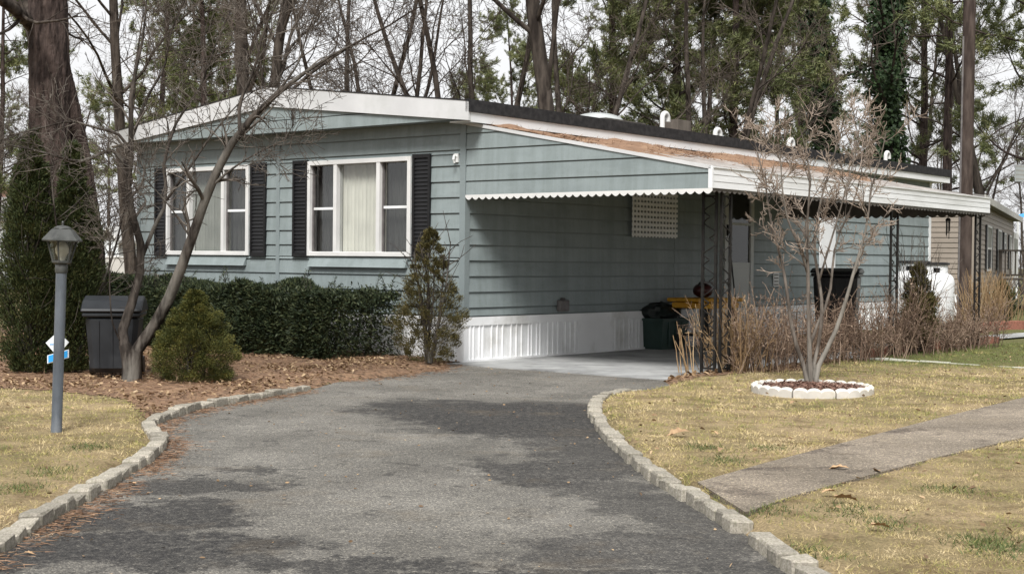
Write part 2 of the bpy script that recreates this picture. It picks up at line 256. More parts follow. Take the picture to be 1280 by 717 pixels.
def asphalt(name, patches, light=(0.155, 0.147, 0.133), dark=(0.033, 0.032, 0.032), chips=0.5):
    """worn grey aggregate with darker resealed patches (world-space ellipses with ragged edges)"""
    m, t, b = nodes(name)
    v = coords(t, 'Object')
    nw = noise(t, v, 2.3, 8, 0.74)
    ctr = N(t, 'ShaderNodeVectorMath', operation='MULTIPLY_ADD'); ctr.inputs[1].default_value = (1.7, 1.7, 0); ctr.inputs[2].default_value = (-0.85, -0.85, 0)
    t.links.new(nw.outputs['Color'], ctr.inputs[0])
    wv = N(t, 'ShaderNodeVectorMath', operation='ADD'); t.links.new(v, wv.inputs[0]); t.links.new(ctr.outputs[0], wv.inputs[1])
    acc = None
    for (x, y, rx, ry, ang, amt) in patches:
        mp = N(t, 'ShaderNodeMapping', vector_type='TEXTURE'); mp.inputs['Location'].default_value = (x, y, 0); mp.inputs['Rotation'].default_value = (0, 0, ang); mp.inputs['Scale'].default_value = (rx, ry, 1)
        t.links.new(wv.outputs[0], mp.inputs[0])
        ln = N(t, 'ShaderNodeVectorMath', operation='LENGTH'); t.links.new(mp.outputs[0], ln.inputs[0])
        mr = N(t, 'ShaderNodeMapRange', interpolation_type='SMOOTHSTEP'); mr.inputs[1].default_value = 1.22; mr.inputs[2].default_value = 0.78; mr.inputs[3].default_value = 0; mr.inputs[4].default_value = amt
        t.links.new(ln.outputs['Value'], mr.inputs[0])
        if acc is None: acc = mr.outputs[0]
        else:
            mxn = N(t, 'ShaderNodeMath', operation='MAXIMUM'); t.links.new(acc, mxn.inputs[0]); t.links.new(mr.outputs[0], mxn.inputs[1]); acc = mxn.outputs[0]
    big = noise(t, v, 0.9, 6, 0.65); rb = ramp(t, [(0.36, tuple(c*0.74 for c in light)), (0.52, light), (0.68, tuple(c*1.28 for c in light))]); t.links.new(big.outputs[0], rb.inputs[0])
    c = rb.outputs[0]
    # thin irregular worn blotches everywhere
    bl = noise(t, v, 3.4, 8, 0.75, 0.6); rbl = ramp(t, [(0.56, (0, 0, 0)), (0.66, (0.62, 0.62, 0.62))]); t.links.new(bl.outputs[0], rbl.inputs[0])
    c = mixc(t, rbl.outputs[0], c, dark)
    if acc is not None:
        fn = noise(t, v, 22, 6, 0.7); r4 = ramp(t, [(0.42, (1, 1, 1)), (0.7, (0.5, 0.5, 0.5))]); t.links.new(fn.outputs[0], r4.inputs[0])
        mm = N(t, 'ShaderNodeMath', operation='MULTIPLY'); t.links.new(acc, mm.inputs[0]); t.links.new(r4.outputs[0], mm.inputs[1])
        c = mixc(t, mm.outputs[0], c, dark)
    # stones in the binder
    vo = N(t, 'ShaderNodeTexVoronoi'); vo.inputs['Scale'].default_value = 130; t.links.new(v, vo.inputs['Vector'])
    rs = ramp(t, [(0.0, (0.58, 0.58, 0.58)), (0.6, (0.96, 0.96, 0.96)), (0.88, (1.25, 1.24, 1.20)), (1.0, (2.2, 2.16, 2.0))])
    bw = N(t, 'ShaderNodeSeparateColor'); t.links.new(vo.outputs['Color'], bw.inputs[0]); t.links.new(bw.outputs[0], rs.inputs[0])
    c = mixc(t, 1.0, c, rs.outputs[0], 'MULTIPLY')
    # tan tint: fines and needles trodden in
    tn = noise(t, v, 1.3, 6, 0.7); rt = ramp(t, [(0.55, (0, 0, 0)), (0.78, (0.4, 0.4, 0.4))]); t.links.new(tn.outputs[0], rt.inputs[0])
    c = mixc(t, rt.outputs[0], c, (0.155, 0.12, 0.078))
    # hairline cracks
    vc = N(t, 'ShaderNodeTexVoronoi', feature='DISTANCE_TO_EDGE'); vc.inputs['Scale'].default_value = 1.5
    t.links.new(wv.outputs[0], vc.inputs['Vector'])
    rc = ramp(t, [(0.0, (0.45, 0.45, 0.45)), (0.012, (1, 1, 1))]); t.links.new(vc.outputs['Distance'], rc.inputs[0])
    c = mixc(t, 0.7, c, mixc(t, 1.0, c, rc.outputs[0], 'MULTIPLY'))
    t.links.new(c, b.inputs['Base Color']); b.inputs['Roughness'].default_value = 0.9; b.inputs['Specular IOR Level'].default_value = 0.2
    hb = N(t, 'ShaderNodeMath', operation='SUBTRACT'); hb.inputs[0].default_value = 1; t.links.new(vo.outputs['Distance'], hb.inputs[1])
    bump(t, b, hb.outputs[0], 0.7, 0.008); return m

# ------------------------------------------------------------------ mesh helpers
def link(name, me, mat=None, parent=None):
    o = bpy.data.objects.new(name, me); COL.objects.link(o)
    if mat is not None: me.materials.append(mat)
    if parent is not None: o.parent = parent
    return o
def np_mesh(name, V, quads=None, tris=None, smooth=False):
    me = bpy.data.meshes.new(name)
    V = np.asarray(V, np.float32).reshape(-1, 3)
    loops, starts = [], []; n = 0
    for fa in (quads, tris):
        if fa is None or len(fa) == 0: continue
        fa = np.asarray(fa, np.int32); k = fa.shape[1]
        loops.append(fa.ravel()); starts.append(n + np.arange(len(fa))*k); n += fa.size
    loops = np.concatenate(loops); starts = np.concatenate(starts)
    me.vertices.add(len(V)); me.vertices.foreach_set('co', V.ravel())
    me.loops.add(len(loops)); me.loops.foreach_set('vertex_index', loops)
    me.polygons.add(len(starts)); me.polygons.foreach_set('loop_start', starts.astype(np.int32))
    if smooth: me.polygons.foreach_set('use_smooth', np.ones(len(starts), bool))
    me.update(calc_edges=True); me.validate()
    return me
class MB:
    def __init__(s): s.v, s.f = [], []
    def add(s, vs, fs):
        n = len(s.v); s.v += [tuple(p) for p in vs]; s.f += [tuple(i+n for i in f) for f in fs]; return s
    def box(s, x0, x1, y0, y1, z0, z1):
        return s.add([(x0,y0,z0),(x1,y0,z0),(x1,y1,z0),(x0,y1,z0),(x0,y0,z1),(x1,y0,z1),(x1,y1,z1),(x0,y1,z1)],
                     [(0,3,2,1),(4,5,6,7),(0,1,5,4),(1,2,6,5),(2,3,7,6),(3,0,4,7)])
    def hexa(s, p):      # 8 points: bottom ring then top ring
        return s.add(p, [(0,3,2,1),(4,5,6,7),(0,1,5,4),(1,2,6,5),(2,3,7,6),(3,0,4,7)])
    def prism(s, poly, d):       # polygon (3d points) swept along d
        n = len(poly); d = np.array(d, float); P = [np.array(p, float) for p in poly]
        return s.add(P + [p+d for p in P], [tuple(range(n))[::-1], tuple(range(n, 2*n))] + [(i, (i+1) % n, n+(i+1) % n, n+i) for i in range(n)])
    def tube(s, pts, r, n=8, cap=True):
        pts = [np.array(p, float) for p in pts]; R = r if hasattr(r, '__len__') else [r]*len(pts)
        base = len(s.v); up = None
        for i, p in enumerate(pts):
            t = pts[min(i+1, len(pts)-1)] - pts[max(i-1, 0)]; t = t/(np.linalg.norm(t)+1e-9)
            if up is None: up = np.array([0, 0, 1.]) if abs(t[2]) < 0.9 else np.array([1., 0, 0])
            a = np.cross(t, up); a /= np.linalg.norm(a)+1e-9; b = np.cross(t, a); up = -b if False else up
            for k in range(n):
                q = 2*math.pi*k/n; s.v.append(tuple(p + R[i]*(a*math.cos(q) + b*math.sin(q))))
        for i in range(len(pts)-1):
            for k in range(n):
                s.f.append((base+i*n+k, base+(i+1)*n+k, base+(i+1)*n+(k+1) % n, base+i*n+(k+1) % n))
        if cap:
            s.f.append(tuple(base+k for k in range(n))); s.f.append(tuple(base+(len(pts)-1)*n+k for k in range(n))[::-1])
        return s
    def lathe(s, prof, n=24, c=(0, 0, 0), sq=0.0):
        base = len(s.v)
        for (r, z) in prof:
            for k in range(n):
                q = 2*math.pi*(k+0.5)/n; s.v.append((c[0]+r*math.cos(q), c[1]+r*math.sin(q), c[2]+z))
        for i in range(len(prof)-1):
            for k in range(n):
                s.f.append((base+i*n+k, base+i*n+(k+1) % n, base+(i+1)*n+(k+1) % n, base+(i+1)*n+k))
        s.f.append(tuple(base+k for k in range(n))[::-1]); s.f.append(tuple(base+(len(prof)-1)*n+k for k in range(n)))
        return s
    def mesh(s, name, smooth=False):
        me = bpy.data.meshes.new(name); me.from_pydata(s.v, [], s.f); me.update()
        if smooth:
            me.polygons.foreach_set('use_smooth', np.ones(len(me.polygons), bool))
            try: me.set_sharp_from_angle(angle=math.radians(40))
            except Exception: pass
        return me
    def build(s, name, mat, parent=None, smooth=False, bevel=0.0):
        o = link(name, s.mesh(name, smooth), mat, parent)
        if bevel:
            bm = o.modifiers.new('bevel', 'BEVEL'); bm.width = bevel; bm.segments = 1; bm.limit_method = 'ANGLE'
        return o
def tag(o, label, cat, group=None, kind=None):
    o['label'] = label; o['category'] = cat
    if group: o['group'] = group
    if kind: o['kind'] = kind
    return o
def thing(name, label, cat, loc=(0, 0, 0), rz=0.0, group=None):
    o = bpy.data.objects.new(name, None); COL.objects.link(o); o.location = tuple(loc); o.rotation_euler = (0, 0, rz); o.empty_display_size = 0.2
    return tag(o, label, cat, group)
def struct(o): o['kind'] = 'structure'; return o
def stuff(o, label=None, cat=None):
    o['kind'] = 'stuff'
    if label: o['label'] = label
    if cat: o['category'] = cat
    return o

# many tubes at once: list of (pts (B,S+1,3), radii (B,S+1), sides)
def tubes_arrays(groups):
    V, Q, n0 = [], [], 0
    for pts, rad, k in groups:
        B, S1, _ = pts.shape
        t = np.empty_like(pts); t[:, 1:-1] = pts[:, 2:]-pts[:, :-2]; t[:, 0] = pts[:, 1]-pts[:, 0]; t[:, -1] = pts[:, -1]-pts[:, -2]
        t /= np.linalg.norm(t, axis=2, keepdims=True)+1e-9
        mean = t.mean(1); ref = np.where(np.abs(mean[:, 2:3]) > 0.8, np.array([[1., 0, 0]]), np.array([[0, 0, 1.]]))
        a = np.cross(t, ref[:, None, :]); a /= np.linalg.norm(a, axis=2, keepdims=True)+1e-9
        b = np.cross(t, a)
        q = 2*np.pi*np.arange(k)/k
        v = pts[:, :, None, :] + rad[:, :, None, None]*(a[:, :, None, :]*np.cos(q)[None, None, :, None] + b[:, :, None, :]*np.sin(q)[None, None, :, None])
        V.append(v.reshape(-1, 3))
        bi = np.arange(B)[:, None, None]*S1*k; si = np.arange(S1-1)[None, :, None]*k; ki = np.arange(k)[None, None, :]; kn = (ki+1) % k
        Q.append((n0 + np.stack([bi+si+ki, bi+si+k+ki, bi+si+k+kn, bi+si+kn], -1)).reshape(-1, 4))
        n0 += B*S1*k
    return np.concatenate(V), np.concatenate(Q)
def norm(a): return a/(np.linalg.norm(a, axis=-1, keepdims=True)+1e-9)
def growlev(r, P0, D0, L, R0, R1, S, wander, up=0.0):
    B = len(P0); pts = np.empty((B, S+1, 3)); pts[:, 0] = P0; d = norm(D0); L = np.broadcast_to(L, (B,)); 
    for s in range(S):
        d = norm(d + r.normal(0, wander, (B, 3)) + np.array([0, 0, up]))
        pts[:, s+1] = pts[:, s] + d*(L/S)[:, None]
    tt = np.linspace(0, 1, S+1)
    R0 = np.broadcast_to(R0, (B,)); R1 = np.broadcast_to(R1, (B,))
    rad = R0[:, None]*(1-tt) + R1[:, None]*tt
    return pts, rad
def kids(r, pts, rad, k, tmin, ang, tmax=1.0):
    """k child starts on every parent: position, direction, parent radius there, t"""
    B, S1, _ = pts.shape; S = S1-1
    t = tmin + (tmax-tmin)*(np.arange(k)[None, :] + r.random((B, k)))/k
    x = np.clip(t*S, 0, S-1e-6); i = x.astype(int); f = (x-i)[..., None]
    bi = np.arange(B)[:, None]
    p = pts[bi, i]*(1-f) + pts[bi, i+1]*f; tan = norm(pts[bi, i+1]-pts[bi, i])
    rr = rad[bi, i]*(1-f[..., 0]) + rad[bi, i+1]*f[..., 0]
    rnd = r.normal(size=p.shape); perp = norm(rnd - (rnd*tan).sum(-1, keepdims=True)*tan)
    a = ang[0] + r.normal(0, ang[1], (B, k))
    d = tan*np.cos(a)[..., None] + perp*np.sin(a)[..., None]
    return p.reshape(-1, 3), d.reshape(-1, 3), rr.ravel(), t.ravel(), np.repeat(np.arange(B), k)

def tree_levels(r, stems, spec, rmin=0.004):
    """stems: (pts, rad) of level 0; spec rows: (k, tmin, ang, angsd, len, lensd, S, wander, up, sides, rfac)"""
    groups = [(stems[0], stems[1], 9)]
    P, R = stems; tips = None
    for (k, tmin, an, sd_, ln, ls, Sg, wn, up, sides, rf) in spec:
        p, d, rr, t, idx = kids(r, P, R, k, tmin, (an, sd_))
        L = ln*np.exp(r.normal(0, ls, len(p)))*(1.15-0.6*t)
        r0 = np.maximum(rr*rf, rmin); 
        P, R = growlev(r, p, d, L, r0, np.maximum(r0*0.3, rmin*0.7), Sg, wn, up)
        groups.append((P, R, sides)); tips = (P, R)
    return groups, tips
def cards(C, D, Nn, ln, wd):
    """diamond leaf faces: centre-base C, direction D, normal-ish Nn, length, width"""
    D = norm(D); side = norm(np.cross(D, Nn)); ln = np.broadcast_to(ln, (len(C),))[:, None]; wd = np.broadcast_to(wd, (len(C),))[:, None]
    V = np.stack([C, C + D*ln*0.5 + side*wd*0.5, C + D*ln, C + D*ln*0.5 - side*wd*0.5], 1).reshape(-1, 3)
    return V, np.arange(len(V)).reshape(-1, 4)
def blades(C, D, ln, wd, r):
    D = norm(D); side = norm(np.cross(D, r.normal(size=D.shape))); ln = np.broadcast_to(ln, (len(C),))[:, None]; wd = np.broadcast_to(wd, (len(C),))[:, None]
    V = np.stack([C - side*wd*0.5, C + side*wd*0.5, C + D*ln], 1).reshape(-1, 3)
    return V, np.arange(len(V)).reshape(-1, 3)
def resample(pts, n):
    pts = np.array(pts, float); seg = np.linalg.norm(np.diff(pts, axis=0), axis=1); s = np.r_[0, np.cumsum(seg)]
    # Catmull-Rom through the points
    P = np.vstack([2*pts[0]-pts[1], pts, 2*pts[-1]-pts[-2]]); out = []
    for x in np.linspace(0, s[-1], n):
        i = min(np.searchsorted(s, x, side='right')-1, len(seg)-1); u = (x-s[i])/seg[i]
        p0, p1, p2, p3 = P[i], P[i+1], P[i+2], P[i+3]
        out.append(0.5*((2*p1) + (-p0+p2)*u + (2*p0-5*p1+4*p2-p3)*u*u + (-p0+3*p1-3*p2+p3)*u**3))
    return np.array(out)

# ------------------------------------------------------------------ ground plan
ZL = 0.06
LK = [(-60, 699), (0, 672), (24, 656), (60, 636), (96, 616), (138, 592), (176, 570), (192, 557), (197, 546), (192, 536), (184, 527), (200, 519), (220, 512), (248, 504), (280, 499), (320, 492), (352, 487), (388, 481)]
RK = [(800, 486), (774, 488.5), (752, 494), (744, 505), (748, 520), (762, 538), (778, 554), (794, 568), (812, 584), (848, 606), (892, 632), (918, 647), (946, 664), (980, 690), (1010, 708), (1060, 735), (1120, 775)]
left_path = resample([gp(x, y, 0.055)[:2] for x, y in LK], 160)
right_path = resample([gp(x, y, 0.055)[:2] for x, y in RK], 160)
slab_y = -0.32
slab_front = [h2w(0.02, slab_y)[:2], h2w(3.2, slab_y)[:2]]
mulch_edge = [gp(x, y, 0.0)[:2] for x, y in [(420, 478), (470, 473), (520, 467), (560, 461)]]
drive_poly = np.array([(-3.2, 2.6)] + list(left_path) + mulch_edge + slab_front + [gp(840, 478, 0.05)[:2]] + list(right_path) + [(2.2, 2.6)])
slab_poly = np.array([h2w(*p)[:2] for p in [(0.0, slab_y), (3.25, slab_y), (3.3, 8.6), (0.0, 8.6)]])
walk_poly = np.array([gp(x, y, ZL)[:2] for x, y in [(872, 603), (960, 578), (1080, 547), (1180, 521), (1280, 497), (1500, 440), (1560, 462), (1400, 516), (1280, 547), (1180, 570), (1080, 596), (1000, 618), (932, 641)]])
bed_left = np.array([gp(x, y, ZL)[:2] for x, y in [(-140, 470), (-140, 484), (0, 486), (60, 488), (110, 492), (160, 498), (186, 522), (200, 519), (248, 505), (320, 493), (388, 482)]] + mulch_edge + [h2w(0.05, slab_y)[:2], h2w(-0.05, 0.0)[:2], h2w(-6.9, 0.0)[:2], h2w(-10, 1.0)[:2], h2w(-14, -2.0)[:2]])
bed_right = np.array([gp(x, y, ZL)[:2] for x, y in [(840, 477), (880, 470), (930, 466), (1000, 462), (1060, 449), (1130, 439), (1200, 432), (1240, 427)]] + [h2w(3.5, 9.4)[:2], h2w(3.05, 9.4)[:2], h2w(3.02, -0.1)[:2]])
def inside(P, poly):
    x, y = P[:, 0], P[:, 1]; r = np.zeros(len(P), bool); j = len(poly)-1
    for i in range(len(poly)):
        xi, yi = poly[i]; xj, yj = poly[j]
        c = ((yi > y) != (yj > y)) & (x < (xj-xi)*(y-yi)/((yj-yi) if yj != yi else 1e-12)+xi); r ^= c; j = i
    return r
def dist(P, poly):
    d = np.full(len(P), 1e9)
    for a, b in zip(poly, np.roll(poly, -1, 0)):
        ab = b-a; L = (ab**2).sum()
        if L < 1e-12: continue
        t = np.clip(((P-a)@ab)/L, 0, 1); d = np.minimum(d, np.hypot(*(P-a-t[:, None]*ab).T))
    return d
def sstep(x): x = np.clip(x, 0, 1); return x*x*(3-2*x)
def hnoise(P):
    x, y = P[:, 0], P[:, 1]
    return 0.006*np.sin(x*2.1+1.3*np.sin(y*1.4)) + 0.006*np.sin(y*2.7+x*0.9) + 0.003*np.sin(7*x+3*y)*np.sin(5*y-2*x)
def gz(P):
    P = np.asarray(P, float).reshape(-1, 2)
    z = np.full(len(P), ZL); near = (np.abs(P[:, 0]) < 14) & (P[:, 1] < 30)
    Q = P[near]; ins = inside(Q, drive_poly) | inside(Q, slab_poly); d = np.minimum(dist(Q, drive_poly), dist(Q, slab_poly))
    nk = sstep((w2h_y(Q)+2.2)/1.2)*(Q[:, 0] < 0)        # no kerb by the house: the bed runs out gently
    wdt = 0.13 + 0.5*nk
    zz = np.where(ins, -0.05*sstep(d/0.12)-0.002, ZL*sstep(d/wdt)) + np.where(ins, 0, hnoise(Q)*sstep(d/0.3))
    inw = inside(Q, walk_poly); zz = np.where(inw, ZL-0.02, zz)
    z[near] = zz
    far = ~near; z[far] = ZL
    return z
def w2h_y(Q): return (Q[:, 0]-X0)*hs_ + (Q[:, 1]-Y0)*hc_
xs = np.r_[[-700, -300, -120, -60, -30, -20], np.arange(-14, -7.9, 0.5), np.arange(-7.5, 8.01, 0.09), np.arange(8.5, 14.1, 0.5), [20, 30, 60, 120, 300, 700]]
ys = np.r_[[-300, -60, -10, 0], np.arange(1.5, 21, 0.09), np.arange(21.5, 30.1, 0.5), [36, 45, 60, 90, 150, 300, 900]]
GX, GY = np.meshgrid(xs, ys); GP = np.stack([GX.ravel(), GY.ravel()], 1); GZ = gz(GP)
nx, ny = len(xs), len(ys)
ii, jj = np.meshgrid(np.arange(nx-1), np.arange(ny-1)); q0 = (jj*nx+ii).ravel()
quads = np.stack([q0, q0+1, q0+nx+1, q0+nx], 1)
ground = struct(link('ground', np_mesh('ground', np.c_[GP, GZ], quads, smooth=True), M['lawn']))
def sheet(name, poly, lift, mat):           # a bed lying on the ground grid
    c = GP[quads].mean(1); k = inside(c, poly) & ~inside(c, drive_poly)
    qs = quads[k]; u, inv = np.unique(qs, return_inverse=True)
    return struct(link(name, np_mesh(name, np.c_[GP[u], GZ[u]+lift], inv.reshape(-1, 4), smooth=True), mat))
sheet('mulch_bed', bed_left, 0.006, M['mulch']); sheet('planting_bed', bed_right, 0.006, M['mulch'])

def E(px, py, rx, ry, ang=0.0, amt=1.0):
    p = gp(px, py, 0); return (p[0], p[1], rx, ry, ang, amt)
pt = [E(680, 525, 1.15, 1.45, 0.0), E(560, 512, 0.85, 0.75, 0, 0.95), E(760, 560, 0.55, 1.4, 0.25, .85), E(840, 640, 0.36, 1.4, 0.42, 0.7), E(890, 700, 0.34, 0.7, 0.4, 0.8), E(690, 590, 0.55, 0.55, 0, 0.9), E(780, 690, 0.55, 0.30, 0.2, 0.7),
      E(120, 690, 0.95, 0.42, 0.3, 1.0), E(190, 645, 0.60, 0.42, 0.5, 0.95), E(640, 722, 0.9, 0.16, 0, 0.85), E(330, 708, 0.9, 0.16, -0.1, 0.9), E(310, 587, 0.28, 0.16, 0, 0.85), E(250, 608, 0.40, 0.28, 0.4, 0.8)]
M['asphalt'] = asphalt('driveway_asphalt', pt)
M['aggregate'] = asphalt('exposed_aggregate', [E(905, 598, .45, .10, .30, .8), E(985, 574, .5, .10, .35, .7), E(1075, 549, .6, .12, .4, .75), E(1180, 522, .5, .12, .4, .5), E(930, 628, .2, .15, 0, .6), E(1010, 600, .35, .07, .3, .5)], light=(0.235, 0.20, 0.16), dark=(0.075, 0.060, 0.052))
def flat(name, poly, z, thick, mat):
    P = np.array(poly); o = MB().prism([(x, y, z-thick) for x, y in (P if area(P) > 0 else P[::-1])], (0, 0, thick)).build(name, mat); return struct(o)
def area(P): x, y = P[:, 0], P[:, 1]; return 0.5*np.sum(x*np.roll(y, -1)-np.roll(x, -1)*y)
flat('driveway', drive_poly, 0.006, 0.12, M['asphalt'])
flat('carport_slab', slab_poly, 0.02, 0.15, M['concrete'])
flat('walkway', walk_poly, ZL+0.006, 0.08, M['aggregate'])

# kerbs: granite blocks laid end to end
def stone_mesh(seed, L=1.0):
    r = random.Random(seed)
    import bmesh
    bm = bmesh.new(); bmesh.ops.create_cube(bm, size=1.0)
    for v in bm.verts: v.co += Vector((r.uniform(-.05, .02), r.uniform(-.09, .05), r.uniform(-.06, .04)))
    bmesh.ops.bevel(bm, geom=list(bm.edges), offset=0.08, segments=1, affect='EDGES')
    for v in bm.verts: v.co += Vector((r.uniform(-.02, .02), r.uniform(-.03, .03), r.uniform(-.03, .03)))
    me = bpy.data.meshes.new('kerb_stone'); bm.to_mesh(me); bm.free(); me.materials.append(M['kerb']); return me
stones = [stone_mesh(i) for i in range(8)]
def kerb(path, length, skip=()):
    root = bpy.data.objects.new('kerb', None); COL.objects.link(root); root['kind'] = 'structure'; root['label'] = 'row of rough granite kerb blocks edging the driveway'
    s = np.r_[0, np.cumsum(np.linalg.norm(np.diff(path, axis=0), axis=1))]; x = 0.0; i = 0
    P = lambda q: np.array([np.interp(q, s, path[:, 0]), np.interp(q, s, path[:, 1])])
    while x < s[-1]-0.1:
        L = length*random.uniform(0.85, 1.2); a, b = P(x), P(min(x+L, s[-1])); c = (a+b)/2; d = b-a
        if not any(lo < x < hi for lo, hi in skip):
            o = bpy.data.objects.new('kerb_stone', stones[random.randrange(8)]); COL.objects.link(o); o.parent = root
            o.location = (c[0]+random.uniform(-.008, .008), c[1]+random.uniform(-.008, .008), 0.003+random.uniform(-.011, .010))
            o.rotation_euler = (random.uniform(-.06, .06), random.uniform(-.04, .04), math.atan2(d[1], d[0])+random.uniform(-.035, .035))
            o.scale = (L-0.020, 0.105*random.uniform(0.85, 1.15), 0.13*random.uniform(.95, 1.08))
        x += L; i += 1
kerb(left_path, 0.185)
gapd = float(np.r_[0, np.cumsum(np.linalg.norm(np.diff(right_path, axis=0), axis=1))][np.argmin(np.hypot(*(right_path-gp(916, 646, 0.1)[:2]).T))])
kerb(right_path, 0.18, [(gapd-0.16, gapd+0.06)])

# ------------------------------------------------------------------ the mobile home
W, L = 6.72, 14.75
house = thing('mobile_home', 'long teal clapboard mobile home with white gable fascia and black shutters', 'mobile home', (X0, Y0, 0), -TH)
LAP0, LAP = 0.69, 0.2
def line(n): return LAP0 + LAP*n
# windows on the front: house x ranges and heights
wins = []
for (pl, pr, pt_, pb, px_) in [(209.5, 313.5, 204.5, 313.7, 260), (386.5, 516, 195.5, 315.5, 450)]:
    xl, _ = onfront(pl, 250); xr, _ = onfront(pr, 250); wins.append((xl, xr))
WZ0, WZ1 = 1.345, 2.655
print('windows', wins, onfront(387, 316), onfront(516, 191.5), onfront(209, 205), onfront(211, 313.7))
dy0, dz0 = onside(904, 260); dy1, _ = onside(940, 260)
print('door', dy0, dy1, onside(920, 245), onside(925, 372), 'end', onside(1157, 300))
DOOR = (dy0, dy1, 0.60, 2.62)

def strips(a0, a1, z0, z1, holes):
    """the pieces of the band [a0,a1]x[z0,z1] left by the holes (h0,h1,hz0,hz1)"""
    out = []; zc = sorted({z0, z1} | {z for h in holes for z in h[2:] if z0 < z < z1})
    for za, zb in zip(zc, zc[1:]):
        segs = [(a0, a1)]
        for h0, h1, k0, k1 in holes:
            if k0 < zb-1e-6 and k1 > za+1e-6:
                segs = [s for (s0, s1) in segs for s in ((s0, min(s1, h0)), (max(s0, h1), s1)) if s[1]-s[0] > 1e-4]
        out += [(s0, s1, za, zb) for s0, s1 in segs]
    return out
GAP, T0, T1 = 0.018, 0.012, 0.029
def board(side, a0, a1, z0, z1, lower=True):
    """one lap: thicker at its lower edge"""
    zb = z0 + (GAP if lower else 0.0); m = MB()
    if side == 'front': prof = [(0, zb), (T1, zb), (T0, z1), (0, z1)]; m.prism([(a0, -d, z) for d, z in prof], (a1-a0, 0, 0))
    else: prof = [(0, zb), (T1, zb), (T0, z1), (0, z1)]; m.prism([(d, a0, z) for d, z in prof], (0, a1-a0, 0))
    return m.build('siding_board', M['siding'], house)
fh = [(x0, x1, WZ0, WZ1) for x0, x1 in wins]
rows = [(0.585, LAP0)] + [(line(n), line(n+1)) for n in range(13)]
xm = -3.48
for z0, z1 in rows:
    for a, b in ((-W+0.06, xm-0.035), (xm+0.035, -0.065)):
        for (s0, s1, za, zb) in strips(a, b, z0, min(z1, 3.12), fh): board('front', s0, s1, za, zb, abs(za-z0) < 1e-6)
seams = [0.065, 4.9, 9.8, L-0.07]
for z0, z1 in rows[:-1]:
    for a, b in zip(seams, seams[1:]):
        for (s0, s1, za, zb) in strips(a+0.002, b-0.002, z0, min(z1, 3.04), [(DOOR[0], DOOR[1], 0.58, DOOR[3])]): board('side', s0, s1, za, zb, abs(za-z0) < 1e-6)
# wall cores behind the boards (holes where the windows are)
m = MB()
for (s0, s1, za, zb) in strips(-W, 0, 0.15, 3.12, fh): m.box(s0, s1, 0.0, 0.08, za, zb)
m.build('wall', M['trimteal'], house)
m = MB().box(-0.08, 0.0, 0.081, L, 0.15, 3.05).box(-W, -W+0.08, 0.081, L, 0.15, 3.05).box(-W+0.08, -0.08, L-0.08, L, 0.15, 3.05)
m.build('wall', M['trimteal'], house)
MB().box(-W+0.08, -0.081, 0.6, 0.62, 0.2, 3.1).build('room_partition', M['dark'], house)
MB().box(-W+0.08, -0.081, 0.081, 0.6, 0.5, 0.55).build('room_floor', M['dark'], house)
# corner boards and the joint strip
MB().box(-0.064, 0.030, -0.030, 0.064, 0.60, 3.12).build('corner_board', M['trimteal'], house)
MB().box(-W-0.03, -W+0.06, -0.03, 0.06, 0.60, 3.12).build('corner_board', M['trimteal'], house)
MB().box(xm-0.034, xm+0.034, -0.03, 0.0, 0.60, 3.12).build('joint_strip', M['trimteal'], house)
MB().box(-0.06, 0.032, L-0.07, L+0.03, 0.60, 3.05).build('corner_board', M['eave'], house)['label'] = 'white corner board at the far end of the home'
# skirting
def skirt_panel(side, a, w_, ribs):
    """ribbed vinyl panel: flat with narrow raised ribs"""
    pts = [(a, 0.0)]
    for q in ribs: pts += [(a+w_*q-0.014, 0.0), (a+w_*q-0.008, 0.014), (a+w_*q+0.008, 0.014), (a+w_*q+0.014, 0.0)]
    pts += [(a+w_-0.004, 0.0), (a+w_-0.004, -0.012), (a, -0.012)]
    m = MB()
    if side == 'side': m.prism([(d+0.02, q, 0.022) for q, d in pts], (0, 0, 0.456))
    else: m.prism([(q, -d-0.02, 0.022) for q, d in pts], (0, 0, 0.456))
    return m.build('skirting_panel', M['skirt'], house)
y = 0.04; k = 0
while y < L-0.1:
    flatp = 6 <= k <= 7
    skirt_panel('side', y, 0.4, () if flatp else ((0.22, 0.5, 0.78) if k % 3 else (0.15, 0.32, 0.6, 0.78))); y += 0.4; k += 1
x = -W+0.02
while x < -0.4: skirt_panel('front', x, 0.4, (0.2, 0.4, 0.7)); x += 0.4
skirt_panel('front', x, -0.03-x, (0.3, 0.6))
MB().box(-0.02, 0.036, -0.036, L, 0.478, 0.585).build('skirting_cap', M['skirt'], house)
MB().box(-W, -0.022, -0.036, 0.0, 0.478, 0.583).build('skirting_cap', M['skirt'], house)
MB().box(-0.03, 0.034, -0.034, 0.03, 0.02, 0.476).build('skirting_corner', M['skirt'], house)
MB().box(0.018, 0.045, 0.03, L, 0.020, 0.045).build('skirting_rail', M['skirt'], house)
